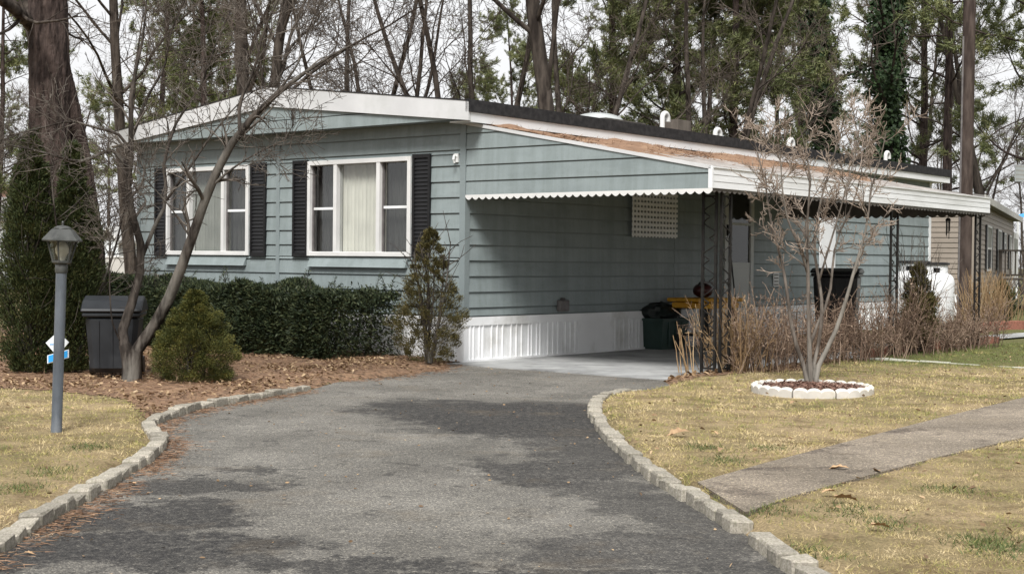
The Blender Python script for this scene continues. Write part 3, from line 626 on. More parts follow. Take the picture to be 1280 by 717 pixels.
# roof: low gable, overhang, fascia
RX, RF, EZ, PZ = 0.33, 0.30, 3.235, 3.69
cx = -W/2
roofpoly = [(-W-RX, EZ-0.02), (cx, PZ-0.02), (RX, EZ-0.02), (RX, EZ-0.1), (cx, PZ-0.1), (-W-RX, EZ-0.1)]
MB().prism([(x, -RF+0.03, z) for x, z in roofpoly], (0, L+RF+0.25, 0)).build('roof', M['shingle'], house)
def fas(x0, z0, x1, z1, h0, h1):
    return MB().prism([(x0, -RF-0.03, z0-h0), (x1, -RF-0.03, z1-h1), (x1, -RF-0.03, z1), (x0, -RF-0.03, z0)], (0, 0.045, 0))
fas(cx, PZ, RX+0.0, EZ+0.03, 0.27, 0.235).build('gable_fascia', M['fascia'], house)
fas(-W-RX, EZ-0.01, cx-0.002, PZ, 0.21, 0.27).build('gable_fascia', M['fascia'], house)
MB().prism([(cx, -RF-0.036, PZ), (RX+0.01, -RF-0.036, EZ+0.03), (RX+0.01, -RF-0.036, EZ+0.045), (cx, -RF-0.036, PZ+0.016)], (0, 0.06, 0)).build('drip_edge', M['roofblack'], house)
MB().prism([(-W-RX, -RF-0.036, EZ-0.01), (cx-0.002, -RF-0.036, PZ), (cx-0.002, -RF-0.036, PZ+0.016), (-W-RX, -RF-0.036, EZ+0.006)], (0, 0.06, 0)).build('drip_edge', M['roofblack'], house)
# teal pediment below the gable fascia: two long boards with a joint, its soffit behind
_, pzb = onfront(400, 165, -RF); print('pediment bottom', pzb, onfront(559, 152, -RF), onfront(320, 171, -RF), onfront(194, 178, -RF))
PB = 3.055
def under(x):      # underside of the fascia
    if x > cx: t = (x-cx)/(RX-cx); return (PZ-0.27)+(EZ+0.03-0.235-(PZ-0.27))*t
    t = (x-cx)/(-W-RX-cx); return (PZ-0.27)+(EZ-0.01-0.21-(PZ-0.27))*t
zj = 3.22
def xat(z, side):
    lo, hi = (cx, RX) if side > 0 else (-W-RX, cx)
    xs_ = np.linspace(lo, hi, 400); zs_ = np.array([under(x) for x in xs_]); return float(xs_[np.argmin(np.abs(zs_-z))])
xl0, xr0 = xat(PB+0.015, -1), xat(PB+0.015, 1); xlj, xrj = xat(zj, -1), xat(zj, 1)
lw = [(xl0, PB), (xr0, PB)] + [(x, min(under(x)+0.02, zj-0.006)) for x in np.linspace(xr0, xl0, 25)]
MB().prism([(x, -RF+0.002, z) for x, z in lw], (0, 0.02, 0)).build('pediment_board', M['siding'], house)
jx = onfront(337, 145, -RF)[0]
for a, b in ((xlj, jx-0.004), (jx+0.004, xrj)):
    up_ = [(a, zj+0.006), (b, zj+0.006)] + [(x, under(x)+0.03) for x in np.linspace(b, a, 12)]
    MB().prism([(x, -RF+0.004, z) for x, z in up_], (0, 0.02, 0)).build('pediment_board', M['siding'], house)
MB().box(-W-RX, RX-0.02, -RF+0.024, -0.03, PB+0.005, PB+0.02).build('soffit', M['trimteal'], house)
# eaves along the side: white fascia board and the black roof edge above
fy = -RF-0.03
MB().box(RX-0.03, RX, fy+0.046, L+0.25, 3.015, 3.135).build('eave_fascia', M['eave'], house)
MB().box(-0.02, RX-0.031, fy+0.05, L+0.25, 3.02, 3.035).build('soffit', M['white'], house)
MB().prism([(RX-0.05, 3.137), (RX+0.022, 3.137), (RX+0.016, 3.292), (RX-0.05, 3.292)] and [(RX-0.05, fy, 3.137), (RX+0.022, fy, 3.137), (RX+0.014, fy, 3.292), (RX-0.05, fy, 3.30)], (0, L+0.25-fy, 0)).build('roof_edge', M['roofblack'], house)
MB().box(-W-RX, -W-RX+0.03, fy+0.046, L+0.25, 3.0, EZ-0.03).build('eave_fascia', M['eave'], house)

# windows
def window(x0, x1, mid_mat, label, blabel):
    fr = MB(); fw = 0.062; d0, d1 = -0.055, 0.07
    fr.box(x0, x0+fw, d0, d1, WZ0, WZ1).box(x1-fw, x1, d0, d1, WZ0, WZ1).box(x0+fw, x1-fw, d0, d1, WZ0, WZ0+fw).box(x0+fw, x1-fw, d0, d1, WZ1-fw, WZ1)
    win = fr.build('window', M['white'], house, bevel=0.006); win['label'] = label
    wd = x1-x0; a, b = x0+wd*0.285, x0+wd*0.70
    MB().box(a-0.032, a+0.032, d0+0.006, d1, WZ0+fw, WZ1-fw).build('mullion', M['white'], win); MB().box(b-0.032, b+0.032, d0+0.006, d1, WZ0+fw, WZ1-fw).build('mullion', M['white'], win)
    zc = (WZ0+WZ1)/2
    for s0, s1 in ((x0+fw, a-0.032), (b+0.032, x1-fw)):
        MB().box(s0+0.02, s1-0.02, 0.012, 0.046, zc-0.017, zc+0.017).build('meeting_rail', M['whitegrey'], win)
        sf = MB()
        sf.box(s0, s0+0.02, 0.0, 0.05, WZ0+fw, WZ1-fw).box(s1-0.02, s1, 0.0, 0.05, WZ0+fw, WZ1-fw); sf.build('sash', M['box'], win)
        MB().box(s0+0.02, s1-0.02, 0.02, 0.026, WZ0+fw, zc-0.017).build('pane', M['glass'], win)
        MB().box(s0+0.02, s1-0.02, 0.030, 0.036, zc+0.017, WZ1-fw).build('pane', M['glass'], win)
    MB().box(a+0.032, b-0.032, 0.02, 0.026, WZ0+fw, WZ1-fw).build('pane', M['glass'], win)
    # what hangs inside
    B = thing('vertical_blind', blabel, 'window blind', h2w((a+b)/2, 0.0, 0), -TH)
    n = 11; bw = (b-a-0.03)/n
    for i in range(n):
        q = -(b-a)/2+0.015+bw*(i+0.5); an_ = 0.75+0.12*math.sin(i*2.3); c, s_ = math.cos(an_), math.sin(an_); hw = bw*0.53
        prof_ = [(q+hw*c*u-0.010*s_*(1-u*u), 0.115+hw*s_*u+0.010*c*(1-u*u)) for u in np.linspace(-1, 1, 6)]
        prof_ = prof_+[(x_+0.002*s_, y_+0.002*c) for x_, y_ in prof_[::-1]]
        MB().prism([(x_, y_, WZ0+0.02) for x_, y_ in prof_], (0, 0, WZ1-WZ0-0.06)).build('slat', mid_mat, B)
    MB().box(-(b-a)/2, (b-a)/2, 0.080, 0.155, WZ1-0.039, WZ1).build('headrail', M['white'], B)
    for s0, s1, wh in ((x0+0.01, a-0.005, 'left'), (b+0.005, x1-0.01, 'right')):
        n = 40; P = [(s0+(s1-s0)*i/n, 0.16+0.016*math.sin(i*1.15)+0.008*math.sin(i*0.5)) for i in range(n+1)]
        V = [(x-(a+b)/2, y_, WZ0-0.02) for x, y_ in P] + [(x-(a+b)/2, y_, WZ1) for x, y_ in P]
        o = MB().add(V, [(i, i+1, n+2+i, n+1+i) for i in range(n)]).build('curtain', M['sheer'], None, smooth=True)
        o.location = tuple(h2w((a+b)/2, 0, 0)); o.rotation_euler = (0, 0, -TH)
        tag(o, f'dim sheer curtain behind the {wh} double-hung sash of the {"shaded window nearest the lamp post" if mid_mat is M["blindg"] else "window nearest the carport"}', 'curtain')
    # apron ledge under the window
    a0, a1 = x0+0.05, x1-0.06
    MB().prism([(a0, -0.026, WZ0-0.02), (a0, -0.085, WZ0-0.145), (a0, -0.026, WZ0-0.145)], (a1-a0, 0, 0)).build('window_ledge', M['siding'], house)
window(*wins[0], M['blindg'], 'left white triple window crossed by the leaning tree stem', 'grey green vertical blind in the middle of the window nearest the lamp post')
window(*wins[1], M['blind'], 'right white triple window with cream blinds beside the corner', 'cream vertical blind in the middle of the window nearest the carport')
def shutter(pl, pr):
    x0, _ = onfront(pl, 250, -0.03); x1, _ = onfront(pr, 250, -0.03); z0, z1 = WZ0-0.01, WZ1+0.02; f = 0.035
    m = MB().box(x0, x0+f, -0.058, -0.024, z0, z1).box(x1-f, x1, -0.058, -0.024, z0, z1).box(x0+f, x1-f, -0.058, -0.024, z0, z0+0.05).box(x0+f, x1-f, -0.058, -0.024, z1-0.05, z1).box(x0+f, x1-f, -0.030, -0.024, z0+0.05, z1-0.05)
    sh = m.build('shutter', M['shutter'], house); n = 24; h = (z1-z0-0.1)/n
    base = MB().hexa([(x0+f, -0.050, 0.002), (x1-f, -0.050, 0.002), (x1-f, -0.046, 0), (x0+f, -0.046, 0), (x0+f, -0.036, h*0.9), (x1-f, -0.036, h*0.9), (x1-f, -0.031, h*0.9), (x0+f, -0.031, h*0.9)]).mesh('slat'); base.materials.append(M['shutter'])
    for i in range(n):
        o = bpy.data.objects.new('slat', base); COL.objects.link(o); o.parent = sh; o.location = (0, 0, z0+0.05+h*i)
for p in ((194.5, 209), (314, 333), (367, 385.5), (516.5, 538.5)): shutter(*p)
# small bracket by the corner board
bx_, bz_ = onfront(570.5, 198, -0.04)
MB().box(bx_-0.035, bx_+0.03, -0.05, -0.02, bz_-0.05, bz_+0.06).tube([(bx_, -0.05, bz_+0.02), (bx_+0.01, -0.10, bz_+0.03), (bx_+0.02, -0.12, bz_-0.02), (bx_+0.02, -0.10, bz_-0.06)], 0.014, 6).build('flag_bracket', M['lattice'], house)
# storm door on the carport side, two dark panes
d0, d1, dz0, dz1 = DOOR
fr = MB().box(-0.02, 0.045, d0, d0+0.10, dz0, dz1).box(-0.02, 0.045, d1-0.10, d1, dz0, dz1).box(-0.02, 0.045, d0+0.10, d1-0.10, dz1-0.1, dz1).build('door', M['door'], house)
fr['label'] = 'pale storm door with two dark panes'
zm = onside(920, 280)[1]; zl = onside(922, 328)[1]; print('door panes', zm, zl)
MB().box(-0.015, 0.035, d0+0.101, d1-0.101, dz0, zl).build('kick_panel', M['door'], fr)
MB().box(-0.015, 0.040, d0+0.101, d1-0.101, zm-0.02, zm+0.02).build('meeting_rail', M['door'], fr)
for q0, q1 in ((zl, zm-0.02), (zm+0.02, dz1-0.1)):
    MB().box(0.001, 0.006, d0+0.101, d1-0.101, q0, q1).build('dark_interior_backing', M['dark'], fr); MB().add([(0.018, d0+0.1, q0), (0.018, d1-0.1, q0), (0.018, d1-0.1, q1), (0.018, d0+0.1, q1)], [(0, 1, 2, 3)]).build('pane', M['glass'], fr)  # dark sheet put in for the unlit interior behind the glass
MB().box(0.046, 0.075, d0+0.04, d0+0.07, zm-0.20, zm-0.02).tube([(0.06, d0+0.055, zm-0.05), (0.10, d0+0.055, zm-0.06), (0.10, d0+0.055, zm-0.17)], 0.012, 6).build('handle', M['shutter'], fr)
# fittings on the long wall
oy, oz = onside(703, 381, 0.03)
MB().box(0.012, 0.085, oy-0.12, oy+0.10, oz-0.085, oz+0.07).box(0.012, 0.06, oy-0.05, oy+0.05, oz+0.071, oz+0.10).build('outlet_box', M['box'], house, bevel=0.02)
hy, hz = onside(970, 350, 0.03)
pl = MB().box(0.02, 0.035, hy-0.10, hy+0.10, hz-0.11, hz+0.13).build('vent_plate', M['white'], house)
for q in range(4): MB().box(0.035, 0.040, hy-0.07, hy+0.07, hz-0.085+q*0.055, hz-0.065+q*0.055).build('louver', M['box'], pl)
py0, _ = onside(1022, 300); py1, _ = onside(1041, 300); _, pz0 = onside(1030, 341); _, pz1 = onside(1030, 276)
MB().box(0.025, 0.06, py0, py1, pz0-0.5, min(pz1+0.3, 2.9)).build('utility_panel', M['eave'], house, bevel=0.008)['label'] = 'tall white panel on the wall behind the ring tree'
# roof furniture
def roofz(x): return PZ-0.02-(abs(x-cx))*(PZ-EZ)/(W/2+RX)
def vent(px, py, s=1.0, lab=None):
    yv, zv = onside(px, py, -1.0); z0 = roofz(-1.0)-0.05; r = 0.042*s
    pts = [(0, 0, z0), (0, 0, zv-0.02)] + [(0, 0.085*(1-math.cos(a)), zv-0.02+0.085*math.sin(a)) for a in np.linspace(0.3, math.pi, 9)] + [(0, 0.17, zv-0.07)]
    m = MB().tube([(-1.0+p[0], yv+p[1], p[2]) for p in pts], r, 10)
    MB_ = m.build('vent_pipe', M['white'], house, smooth=True); 
    return MB_
for px, py in ((828, 146), (894, 166), (986, 178), (1107, 194)): vent(px, py)
by, bz = onside(840, 152, -1.2); MB().box(-1.3, -1.0, by-0.12, by+0.28, roofz(-1.2)-0.03, bz+0.02).build('roof_box', M['deck'], house)
sy, sz = onside(747, 146, -1.3)
dm = [(1.0*math.cos(a), math.sin(a)) for a in np.linspace(0, 1.5, 8)]
m = MB().lathe([(0.42*c, 0.15*s_) for c, s_ in dm], 20, (-1.3, sy, roofz(-1.3)+0.09)); m.build('skylight_dome', M['dome'], house, smooth=True)
MB().box(-1.85, -0.75, sy-0.55, sy+0.55, roofz(-1.3)-0.12, roofz(-1.3)+0.09).build('skylight_kerb', M['shingle'], house)

# ------------------------------------------------------------------ the carport
CW, CL, CT, CB, CH = 3.605, 8.38, 2.357, 2.131, 3.03
car = thing('carport', 'white aluminium carport with scalloped valance and wrought iron posts', 'carport', (X0, Y0, 0), -TH)
slope = (CT-CH)/CW
def croof(x): return CH + slope*x
m = MB()
for i in range(28):            # roof pans with raised ribs
    a, b = CL*i/28, CL*(i+1)/28
    m.prism([(0.04, a+0.004, croof(0.04)-0.05), (CW-0.01, a+0.004, croof(CW)-0.05), (CW-0.01, a+0.004, croof(CW)-0.012), (0.04, a+0.004, croof(0.04)-0.012)], (0, b-a-0.008, 0))
    m.prism([(0.05, b-0.02, croof(0.05)-0.011), (CW-0.02, b-0.02, croof(CW)-0.011), (CW-0.02, b-0.02, croof(CW)+0.012), (0.05, b-0.02, croof(0.05)+0.012)], (0, 0.03, 0))
m.build('roof_pans', M['carroof'], car)
m = MB()
for i in range(56):
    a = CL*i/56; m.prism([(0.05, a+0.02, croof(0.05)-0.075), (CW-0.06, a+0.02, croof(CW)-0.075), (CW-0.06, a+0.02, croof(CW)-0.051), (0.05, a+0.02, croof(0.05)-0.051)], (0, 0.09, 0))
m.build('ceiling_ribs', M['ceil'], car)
# long fascia: three boards
fhgt = (CT-CB)/3
for i in range(3):
    MB().prism([(CW-0.004, 0, CB+fhgt*i+0.003), (CW+0.014, 0, CB+fhgt*i+0.003), (CW+0.010, 0, CB+fhgt*(i+1)), (CW-0.004, 0, CB+fhgt*(i+1))], (0, CL, 0)).build('fascia_board', M['whitegrey'], car)
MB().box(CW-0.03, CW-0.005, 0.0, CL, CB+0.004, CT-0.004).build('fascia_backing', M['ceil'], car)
MB().box(CW-0.10, CW+0.024, -0.003, CL+0.003, CT, CT+0.014).build('roof_lip', M['whitegrey'], car)
MB().box(CW-0.032, CW+0.02, -0.034, -0.006, CB, CT+0.016).build('corner_cap', M['whitegrey'], car)
# triangular end panel of teal laps, front, and the plain one at the far end
PBZ = 2.118
zs = [PBZ, 2.290+0.0, 2.49, 2.69, 2.89, 3.03]
for z0, z1 in zip(zs, zs[1:]):
    x1a = min((z0-CH)/slope, CW-0.034); x1b = max(min((z1-CH)/slope, CW-0.034), 0.04); g = GAP if z0 > PBZ else 0
    poly = [(0.034, -0.024, z0+g), (x1a, -0.024, z0+g)]
    if x1b < CW-0.035 or z1 >= CT: poly += [(x1a, -0.024, min(croof(x1a)-0.005, z1)) if croof(x1a)-0.005 > z0+g+0.002 else (x1a, -0.024, z0+g+0.002), (x1b, -0.014, z1)]
    else: poly += [(x1a, -0.014, z1)]
    poly += [(0.034, -0.014, z1)]
    MB().prism(poly, (0, 0.014, 0)).build('end_panel_board', M['siding'], car)
MB().prism([(0.034, 0.0, PBZ), (CW-0.04, 0.0, PBZ), (CW-0.04, 0.0, croof(CW-0.04)-0.02), (0.034, 0.0, CH-0.02)], (0, 0.012, 0)).build('end_panel_backing', M['trimteal'], car)
MB().prism([(0.03, -0.034, CH-0.018), (CW+0.0, -0.034, croof(CW)-0.018), (CW+0.0, -0.034, croof(CW)+0.022), (0.03, -0.034, CH+0.022)], (0, 0.05, 0)).build('rake_trim', M['fascia'], car)
MB().prism([(0.034, CL-0.02, CB), (CW-0.04, CL-0.02, CB), (CW-0.04, CL-0.02, croof(CW-0.04)-0.08), (0.034, CL-0.02, CH-0.08)], (0, 0.02, 0)).build('end_panel_backing', M['ceil'], car)
def valance(p0, p1, z, depth, wave, mat, dirn):
    p0, p1 = np.array(p0, float), np.array(p1, float); Lh = np.linalg.norm(p1-p0); n = int(Lh/wave*8); top, bot = [], []
    for i in range(n+1):
        q = p0+(p1-p0)*i/n; ph = (i % 8)/8
        top.append((q[0], q[1], z)); bot.append((q[0], q[1], z-depth*(0.45+0.55*abs(math.sin(math.pi*ph)))))
    off = np.array(dirn)*0.006
    V = top+bot+[tuple(np.array(t)+off) for t in top]+[tuple(np.array(t)+off) for t in bot]; k = n+1
    Fc = [(i, i+1, k+i+1, k+i) for i in range(n)] + [(2*k+i, 3*k+i, 3*k+i+1, 2*k+i+1) for i in range(n)] + [(k+i, k+i+1, 3*k+i+1, 3*k+i) for i in range(n)]
    return MB().add(V, Fc).build('valance', mat, car)
valance((0.034, -0.032, 0), (CW+0.02, -0.032, 0), PBZ+0.012, 0.062, 0.112, M['white'], (0, 1, 0))
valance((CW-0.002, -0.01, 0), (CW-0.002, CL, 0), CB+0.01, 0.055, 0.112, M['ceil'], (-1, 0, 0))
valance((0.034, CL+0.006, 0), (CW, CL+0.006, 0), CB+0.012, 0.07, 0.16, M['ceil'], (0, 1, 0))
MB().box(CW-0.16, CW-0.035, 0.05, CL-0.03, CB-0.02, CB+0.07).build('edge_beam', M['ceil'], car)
# wrought iron posts: two bars and scrolls between
def post(x, y, dx, dy, wid, zb):
    bar = 0.014; z1 = CB-0.02
    r = bpy.data.objects.new('post', None); COL.objects.link(r); r.parent = car
    for s_ in (0, 1):
        MB().box(x+dx*wid*s_-bar, x+dx*wid*s_+bar, y+dy*wid*s_-bar, y+dy*wid*s_+bar, zb, z1).build('bar', M['iron'], r)
    n = 8; h = (z1-zb-0.1)/n
    for i in range(n):
        zc = zb+0.06+h*(i+0.5); P = []
        sg = 1 if i % 2 else -1
        for a in np.linspace(-1, 1, 17):
            rr = wid*0.42*math.sin(a*math.pi)*sg; P.append((x+dx*(wid/2+rr), y+dy*(wid/2+rr), zc+a*h*0.48))
        MB().tube(P, 0.008, 5).build('scroll', M['iron'], r)
    for zc in (zb+0.05, (zb+z1)/2, z1-0.05): MB().box(min(x, x+dx*wid)-0.006, max(x, x+dx*wid)+0.006, min(y, y+dy*wid)-0.006, max(y, y+dy*wid)+0.006, zc-0.01, zc+0.01).build('tie_bar', M['iron'], r)
CP = CW-0.10
post(CP-0.22, 0.35, 1, 0, 0.17, 0.06); post(CP, 0.38, 0, 1, 0.20, 0.06)
post(CP, 4.95, 0, 1, 0.22, 0.06); post(CP, CL-0.30, 0, 1, 0.20, 0.06)
# needles drifted on the carport roof, thick along the house
r = np.random.default_rng(3); n = 16000
xx = np.minimum(np.abs(r.normal(0.3, 0.75, n))+0.05, CW-0.05); yy = r.random(n)*(CL-0.2)+0.05
k = r.random(n) < np.clip(1.25-xx/2.6, 0.06, 1); xx, yy = xx[k], yy[k]; n = len(xx)
P = np.stack([h2w(a, b, croof(a)+0.004+0.05*max(0, 1-a/1.1)*(0.5+0.5*math.sin(b*2.3+a))*rr) for a, b, rr in zip(xx, yy, r.random(n))])
D = np.stack([r.normal(size=n), r.normal(size=n), r.normal(0, 0.25, n)], 1)
V, T = blades(P, D, r.uniform(0.06, 0.13, n), 0.012, r)
gx, gy = np.meshgrid(np.linspace(0.05, 2.9, 36), np.linspace(0.12, CL-0.1, 100)); gxf, gyf = gx.ravel(), gy.ravel()
hgt = np.clip(0.062*(1-gxf/2.2) + 0.02*np.sin(gyf*2.1+gxf*3)+0.016*np.sin(gyf*5.3-gxf*4)+0.012*np.sin(gyf*11+gxf*7)-0.012, -0.01, 0.08)*sstep((gxf-0.03)/0.2)
SV = np.array([h2w(a, b, croof(a)+c) for a, b, c in zip(gxf, gyf, hgt)])
qi = (np.arange(99)[:, None]*36+np.arange(35)[None, :]).ravel(); SQ = np.stack([qi, qi+1, qi+37, qi+36], 1)
stuff(link('pine_needle_litter', np_mesh('pine_needle_litter', np.concatenate([SV, V]), SQ, T+len(SV)), M['pineneedle_litter']), 'orange brown pine needles drifted over the carport roof along the house', 'pine needles')

exec_rest = True
# ------------------------------------------------------------------ things under and around the carport
# lattice sheet hung on the long wall
ly0, lz1 = onside(787, 243, 0.04); ly1, lz0 = onside(843, 297, 0.04); print('lattice', ly0, ly1, lz0, lz1, onside(787, 296, 0.04))
lz0 = onside(815, 297, 0.04)[1]; lz1 = onside(815, 240, 0.04)[1]
lat = thing('lattice_panel', 'pale square lattice panel hung on the carport wall under the roof', 'lattice panel', (X0, Y0, 0), -TH)
nv, nh = 14, 9
for i in range(nv):
    a = ly0+(ly1-ly0)*(i+0.5)/nv; MB().box(0.075, 0.085, a-0.019, a+0.019, lz0, lz1).build('slat', M['lattice'], lat)
for i in range(nh):
    b = lz0+(lz1-lz0)*(i+0.5)/nh; MB().box(0.086, 0.096, ly0, ly1, b-0.021, b+0.021).build('slat', M['lattice'], lat)

def loc_h(x, y, z=0): p = h2w(x, y, z); return (p[0], p[1], p[2])
def from_ground(px, py, z=0.02): return gp(px, py, z)
# green crate stuffed with a black bag
c = w2h(gp(846, 436, 0.02)); cr_ = thing('recycling_tub', 'low dark green tub standing against the white skirting under the carport', 'tub', loc_h(c[0]-0.30, c[1], 0.02), -TH)
m = MB(); w0, w1, dl, hh = 0.24, 0.28, 0.36, 0.46
m.hexa([(-w0, -dl*0.9, 0), (w0, -dl*0.9, 0), (w0, dl*0.9, 0), (-w0, dl*0.9, 0), (-w1, -dl, hh), (w1, -dl, hh), (w1, dl, hh), (-w1, dl, hh)]); m.f.pop(1)
m.build('tub_body', M['bingreen'], cr_)
MB().box(-w1-0.02, w1+0.02, -dl-0.02, -dl, hh-0.04, hh).box(-w1-0.02, w1+0.02, dl, dl+0.02, hh-0.04, hh).box(w1, w1+0.02, -dl, dl, hh-0.04, hh).box(-w1-0.02, -w1, -dl, dl, hh-0.04, hh).build('tub_rim', M['bingreen'], cr_)
for q in (-0.18, 0.0, 0.18): MB().box(0.262, 0.285, q-0.012, q+0.012, 0.06, hh-0.05).build('tub_rib', M['bingreen'], cr_)
def lump(name, seed, rx, ry, rz, mat, n=(22, 14), amp=0.16, parent=None):
    r = np.random.default_rng(seed); V, Fc = [], []
    ph = r.uniform(0, 6.28, 12)
    for j in range(n[1]+1):
        th = math.pi*j/n[1]
        for i in range(n[0]):
            a = 2*math.pi*i/n[0]
            k = 1+amp*(math.sin(3*a+ph[0]+2*th)*math.sin(2*th+ph[1])+0.6*math.sin(5*a+ph[2])*math.sin(4*th+ph[3])+0.4*math.sin(9*a+ph[4]+th*5)*math.sin(th))
            V.append((rx*k*math.sin(th)*math.cos(a), ry*k*math.sin(th)*math.sin(a), rz*(k*math.cos(th)+1)))
    for j in range(n[1]):
        for i in range(n[0]): Fc.append((j*n[0]+i, (j+1)*n[0]+i, (j+1)*n[0]+(i+1) % n[0], j*n[0]+(i+1) % n[0]))
    return MB().add(V, Fc).build(name, mat, parent, smooth=True)
bag = lump('rubbish_bag', 5, 0.30, 0.40, 0.15, M['bag']); bag.location = tuple(h2w(c[0]-0.30, c[1], 0.40)); bag.rotation_euler = (0, 0, -TH)
tag(bag, 'crumpled black plastic bag heaped on top of the green tub', 'bag')
# yellow work table with a red bag on it
ty, _ = onside(880, 372, 0.7); tb_loc = w2h(at(882, 372, 21.2)); tz = tb_loc[2]
tab = thing('work_table', 'yellow topped plastic work table standing under the carport by the door', 'table', loc_h(tb_loc[0], tb_loc[1], 0.02), -TH)
tz = max(0.6, tz-0.02); print('table z', tz, tb_loc)
MB().box(-0.38, 0.38, -0.50, 0.50, tz-0.055, tz).build('table_top', M['yellow'], tab, bevel=0.02)
MB().box(-0.33, 0.33, -0.43, 0.43, tz-0.15, tz-0.065).build('apron', M['yellow'], tab, bevel=0.012)
for sx in (-0.28, 0.28):
    for sy_ in (-0.38, 0.38): MB().box(sx-0.035, sx+0.035, sy_-0.035, sy_+0.035, 0, tz-0.15).build('leg', M['binblack'], tab)
MB().box(-0.27, 0.27, -0.37, 0.37, 0.20, 0.23).build('shelf', M['binblack'], tab)
gc_p = h2w(tb_loc[0]-0.02, tb_loc[1]-0.05, tz+0.02)
gc = thing('fuel_can', 'dark red rounded fuel can with loop handle on the yellow table', 'fuel can', tuple(gc_p), -TH+0.3)
lump('can_body', 2, 0.15, 0.20, 0.11, M['red'], amp=0.03, parent=gc)
MB().tube([(0, 0.10*math.cos(a), 0.17+0.13*math.sin(a)) for a in np.linspace(0, math.pi, 9)], 0.018, 7).build('handle', M['binblack'], gc, smooth=True)
MB().lathe([(0.035, 0.18), (0.035, 0.24), (0.02, 0.26)], 12, (0, -0.13, -0.02)).build('cap', M['binblack'], gc)
# broom leaning at the door
by_, _ = onside(914, 350, 0.12); bt = h2w(0.06, by_+0.06, 1.52); bb = h2w(0.32, by_-0.05, 0.03)
br = thing('broom', 'thin dark broom handle leaning on the storm door', 'broom')
MB().tube([bb+(bt-bb)*0.16, bt], 0.013, 7).build('handle', M['shutter'], br)
MB().hexa([*(bb+np.array(q) for q in [(-.12, -.03, 0), (.12, -.03, 0), (.12, .03, 0), (-.12, .03, 0), (-.09, -.025, .22), (.07, -.025, .22), (.07, .025, .22), (-.09, .025, .22)])]).build('bristles', M['straw'], br)

def wheelie(name, label, loc, rz, w_, d_, h_, mat, group=None, lidup=0.06):
    root = thing(name, label, 'bin', loc, rz, group); a, b = w_/2, d_/2
    m = MB().hexa([(-a*.82, -b*.78, .05), (a*.82, -b*.78, .05), (a*.82, b*.74, .05), (-a*.82, b*.74, .05), (-a, -b, h_-.10), (a, -b, h_-.10), (a, b, h_-.10), (-a, b, h_-.10)])
    m.build('bin_body', mat, root, bevel=0.05)
    MB().box(-a-.022, a+.022, -b-.022, b+.022, h_-.125, h_-.075).build('bin_rim', mat, root, bevel=0.015)
    prof = [(-b-.04, h_-.072), (-b-.035, h_-.045), (-b*.6, h_-.02+lidup*.6), (0, h_-.02+lidup), (b*.6, h_-.02+lidup*.6), (b+.03, h_-.04), (b+.03, h_-.072)]
    lid = MB().prism([(-a-.035, y_, z_) for y_, z_ in prof], (2*a+.07, 0, 0)).build('lid', mat, root, bevel=0.012)
    MB().tube([(-a*.7, b+.06, h_-.12), (a*.7, b+.06, h_-.12)], .016, 8).build('handle', mat, root)
    for s_ in (-1, 1):
        m = MB().tube([(s_*(a*.84), b*.78, .10), (s_*(a*.84+.05), b*.78, .10)], .10, 16); m.build('wheel', M['binblack'], root, smooth=True)
    for s_ in (-.5, 0, .5): MB().hexa([(s_*a-.012, -b*.78-.012, .10), (s_*a+.012, -b*.78-.012, .10), (s_*a+.012, -b*.78+.02, .10), (s_*a-.012, -b*.78+.02, .10), (s_*a-.012, -b-.010, h_-.16), (s_*a+.012, -b-.010, h_-.16), (s_*a+.012, -b+.02, h_-.16), (s_*a-.012, -b+.02, h_-.16)]).build('rib', mat, root)
    return root
p = at(140, 470, 14.6); wheelie('wheelie_bin', 'slate grey domed wheelie bin behind the forked tree trunk', (p[0], p[1]+0.1, ZL), 0.15, 0.54, 0.56, 0.75, M['binslate'], lidup=0.11)
p = at(1046, 400, 22.6); wheelie('wheelie_bin', 'large black bin standing behind the ring tree beside the home wall', (p[0], p[1], 0.02), -0.35, 0.70, 0.66, 1.22, M['binblack'], lidup=0.03)

# two white gas tanks at the back of the carport
def gas_tank(px, Y, ptop, label, rz):
    tp = at(px, 395, Y); tank = thing('propane_tank', label, 'gas tank', (tp[0], tp[1], 0.1), rz, 'white gas tanks behind the carport')
    R_ = 0.39; zt = at(px, ptop, Y)[2]-0.1
    prof = [(0.30, 0.0), (0.30, 0.08), (R_*.9, 0.12), (R_, 0.22), (R_, zt-0.06), (R_*.985, zt), (R_*.93, zt+0.06), (R_*.80, zt+0.11), (R_*.6, zt+0.14)]
    MB().lathe(prof, 32).build('tank_body', M['tank'], tank, smooth=True)
    m = MB(); n = 28
    for i in range(n):
        a0, a1 = 2*math.pi*i/n, 2*math.pi*(i+1)/n
        zlo, zhi = (zt+0.23 if i % 7 in (2, 3) else zt+0.09), zt+0.28
        m.hexa([(0.27*math.cos(a0), 0.27*math.sin(a0), zlo), (0.27*math.cos(a1), 0.27*math.sin(a1), zlo), (0.25*math.cos(a1), 0.25*math.sin(a1), zlo), (0.25*math.cos(a0), 0.25*math.sin(a0), zlo),
                (0.27*math.cos(a0), 0.27*math.sin(a0), zhi), (0.27*math.cos(a1), 0.27*math.sin(a1), zhi), (0.25*math.cos(a1), 0.25*math.sin(a1), zhi), (0.25*math.cos(a0), 0.25*math.sin(a0), zhi)])
    m.build('guard_collar', M['tank'], tank)
    MB().lathe([(0.30, zt+0.28), (0.30, zt+0.32), (0.24, zt+0.33)], 24).build('collar_rim', M['binblack'], tank, smooth=True)
    MB().lathe([(0.05, zt+0.13), (0.05, zt+0.22), (0.03, zt+0.24)], 10).build('valve', M['box'], tank)
gas_tank(1165, 26.0, 350, 'white upright propane tank with guard collar right of the narrow evergreen', 0.9)
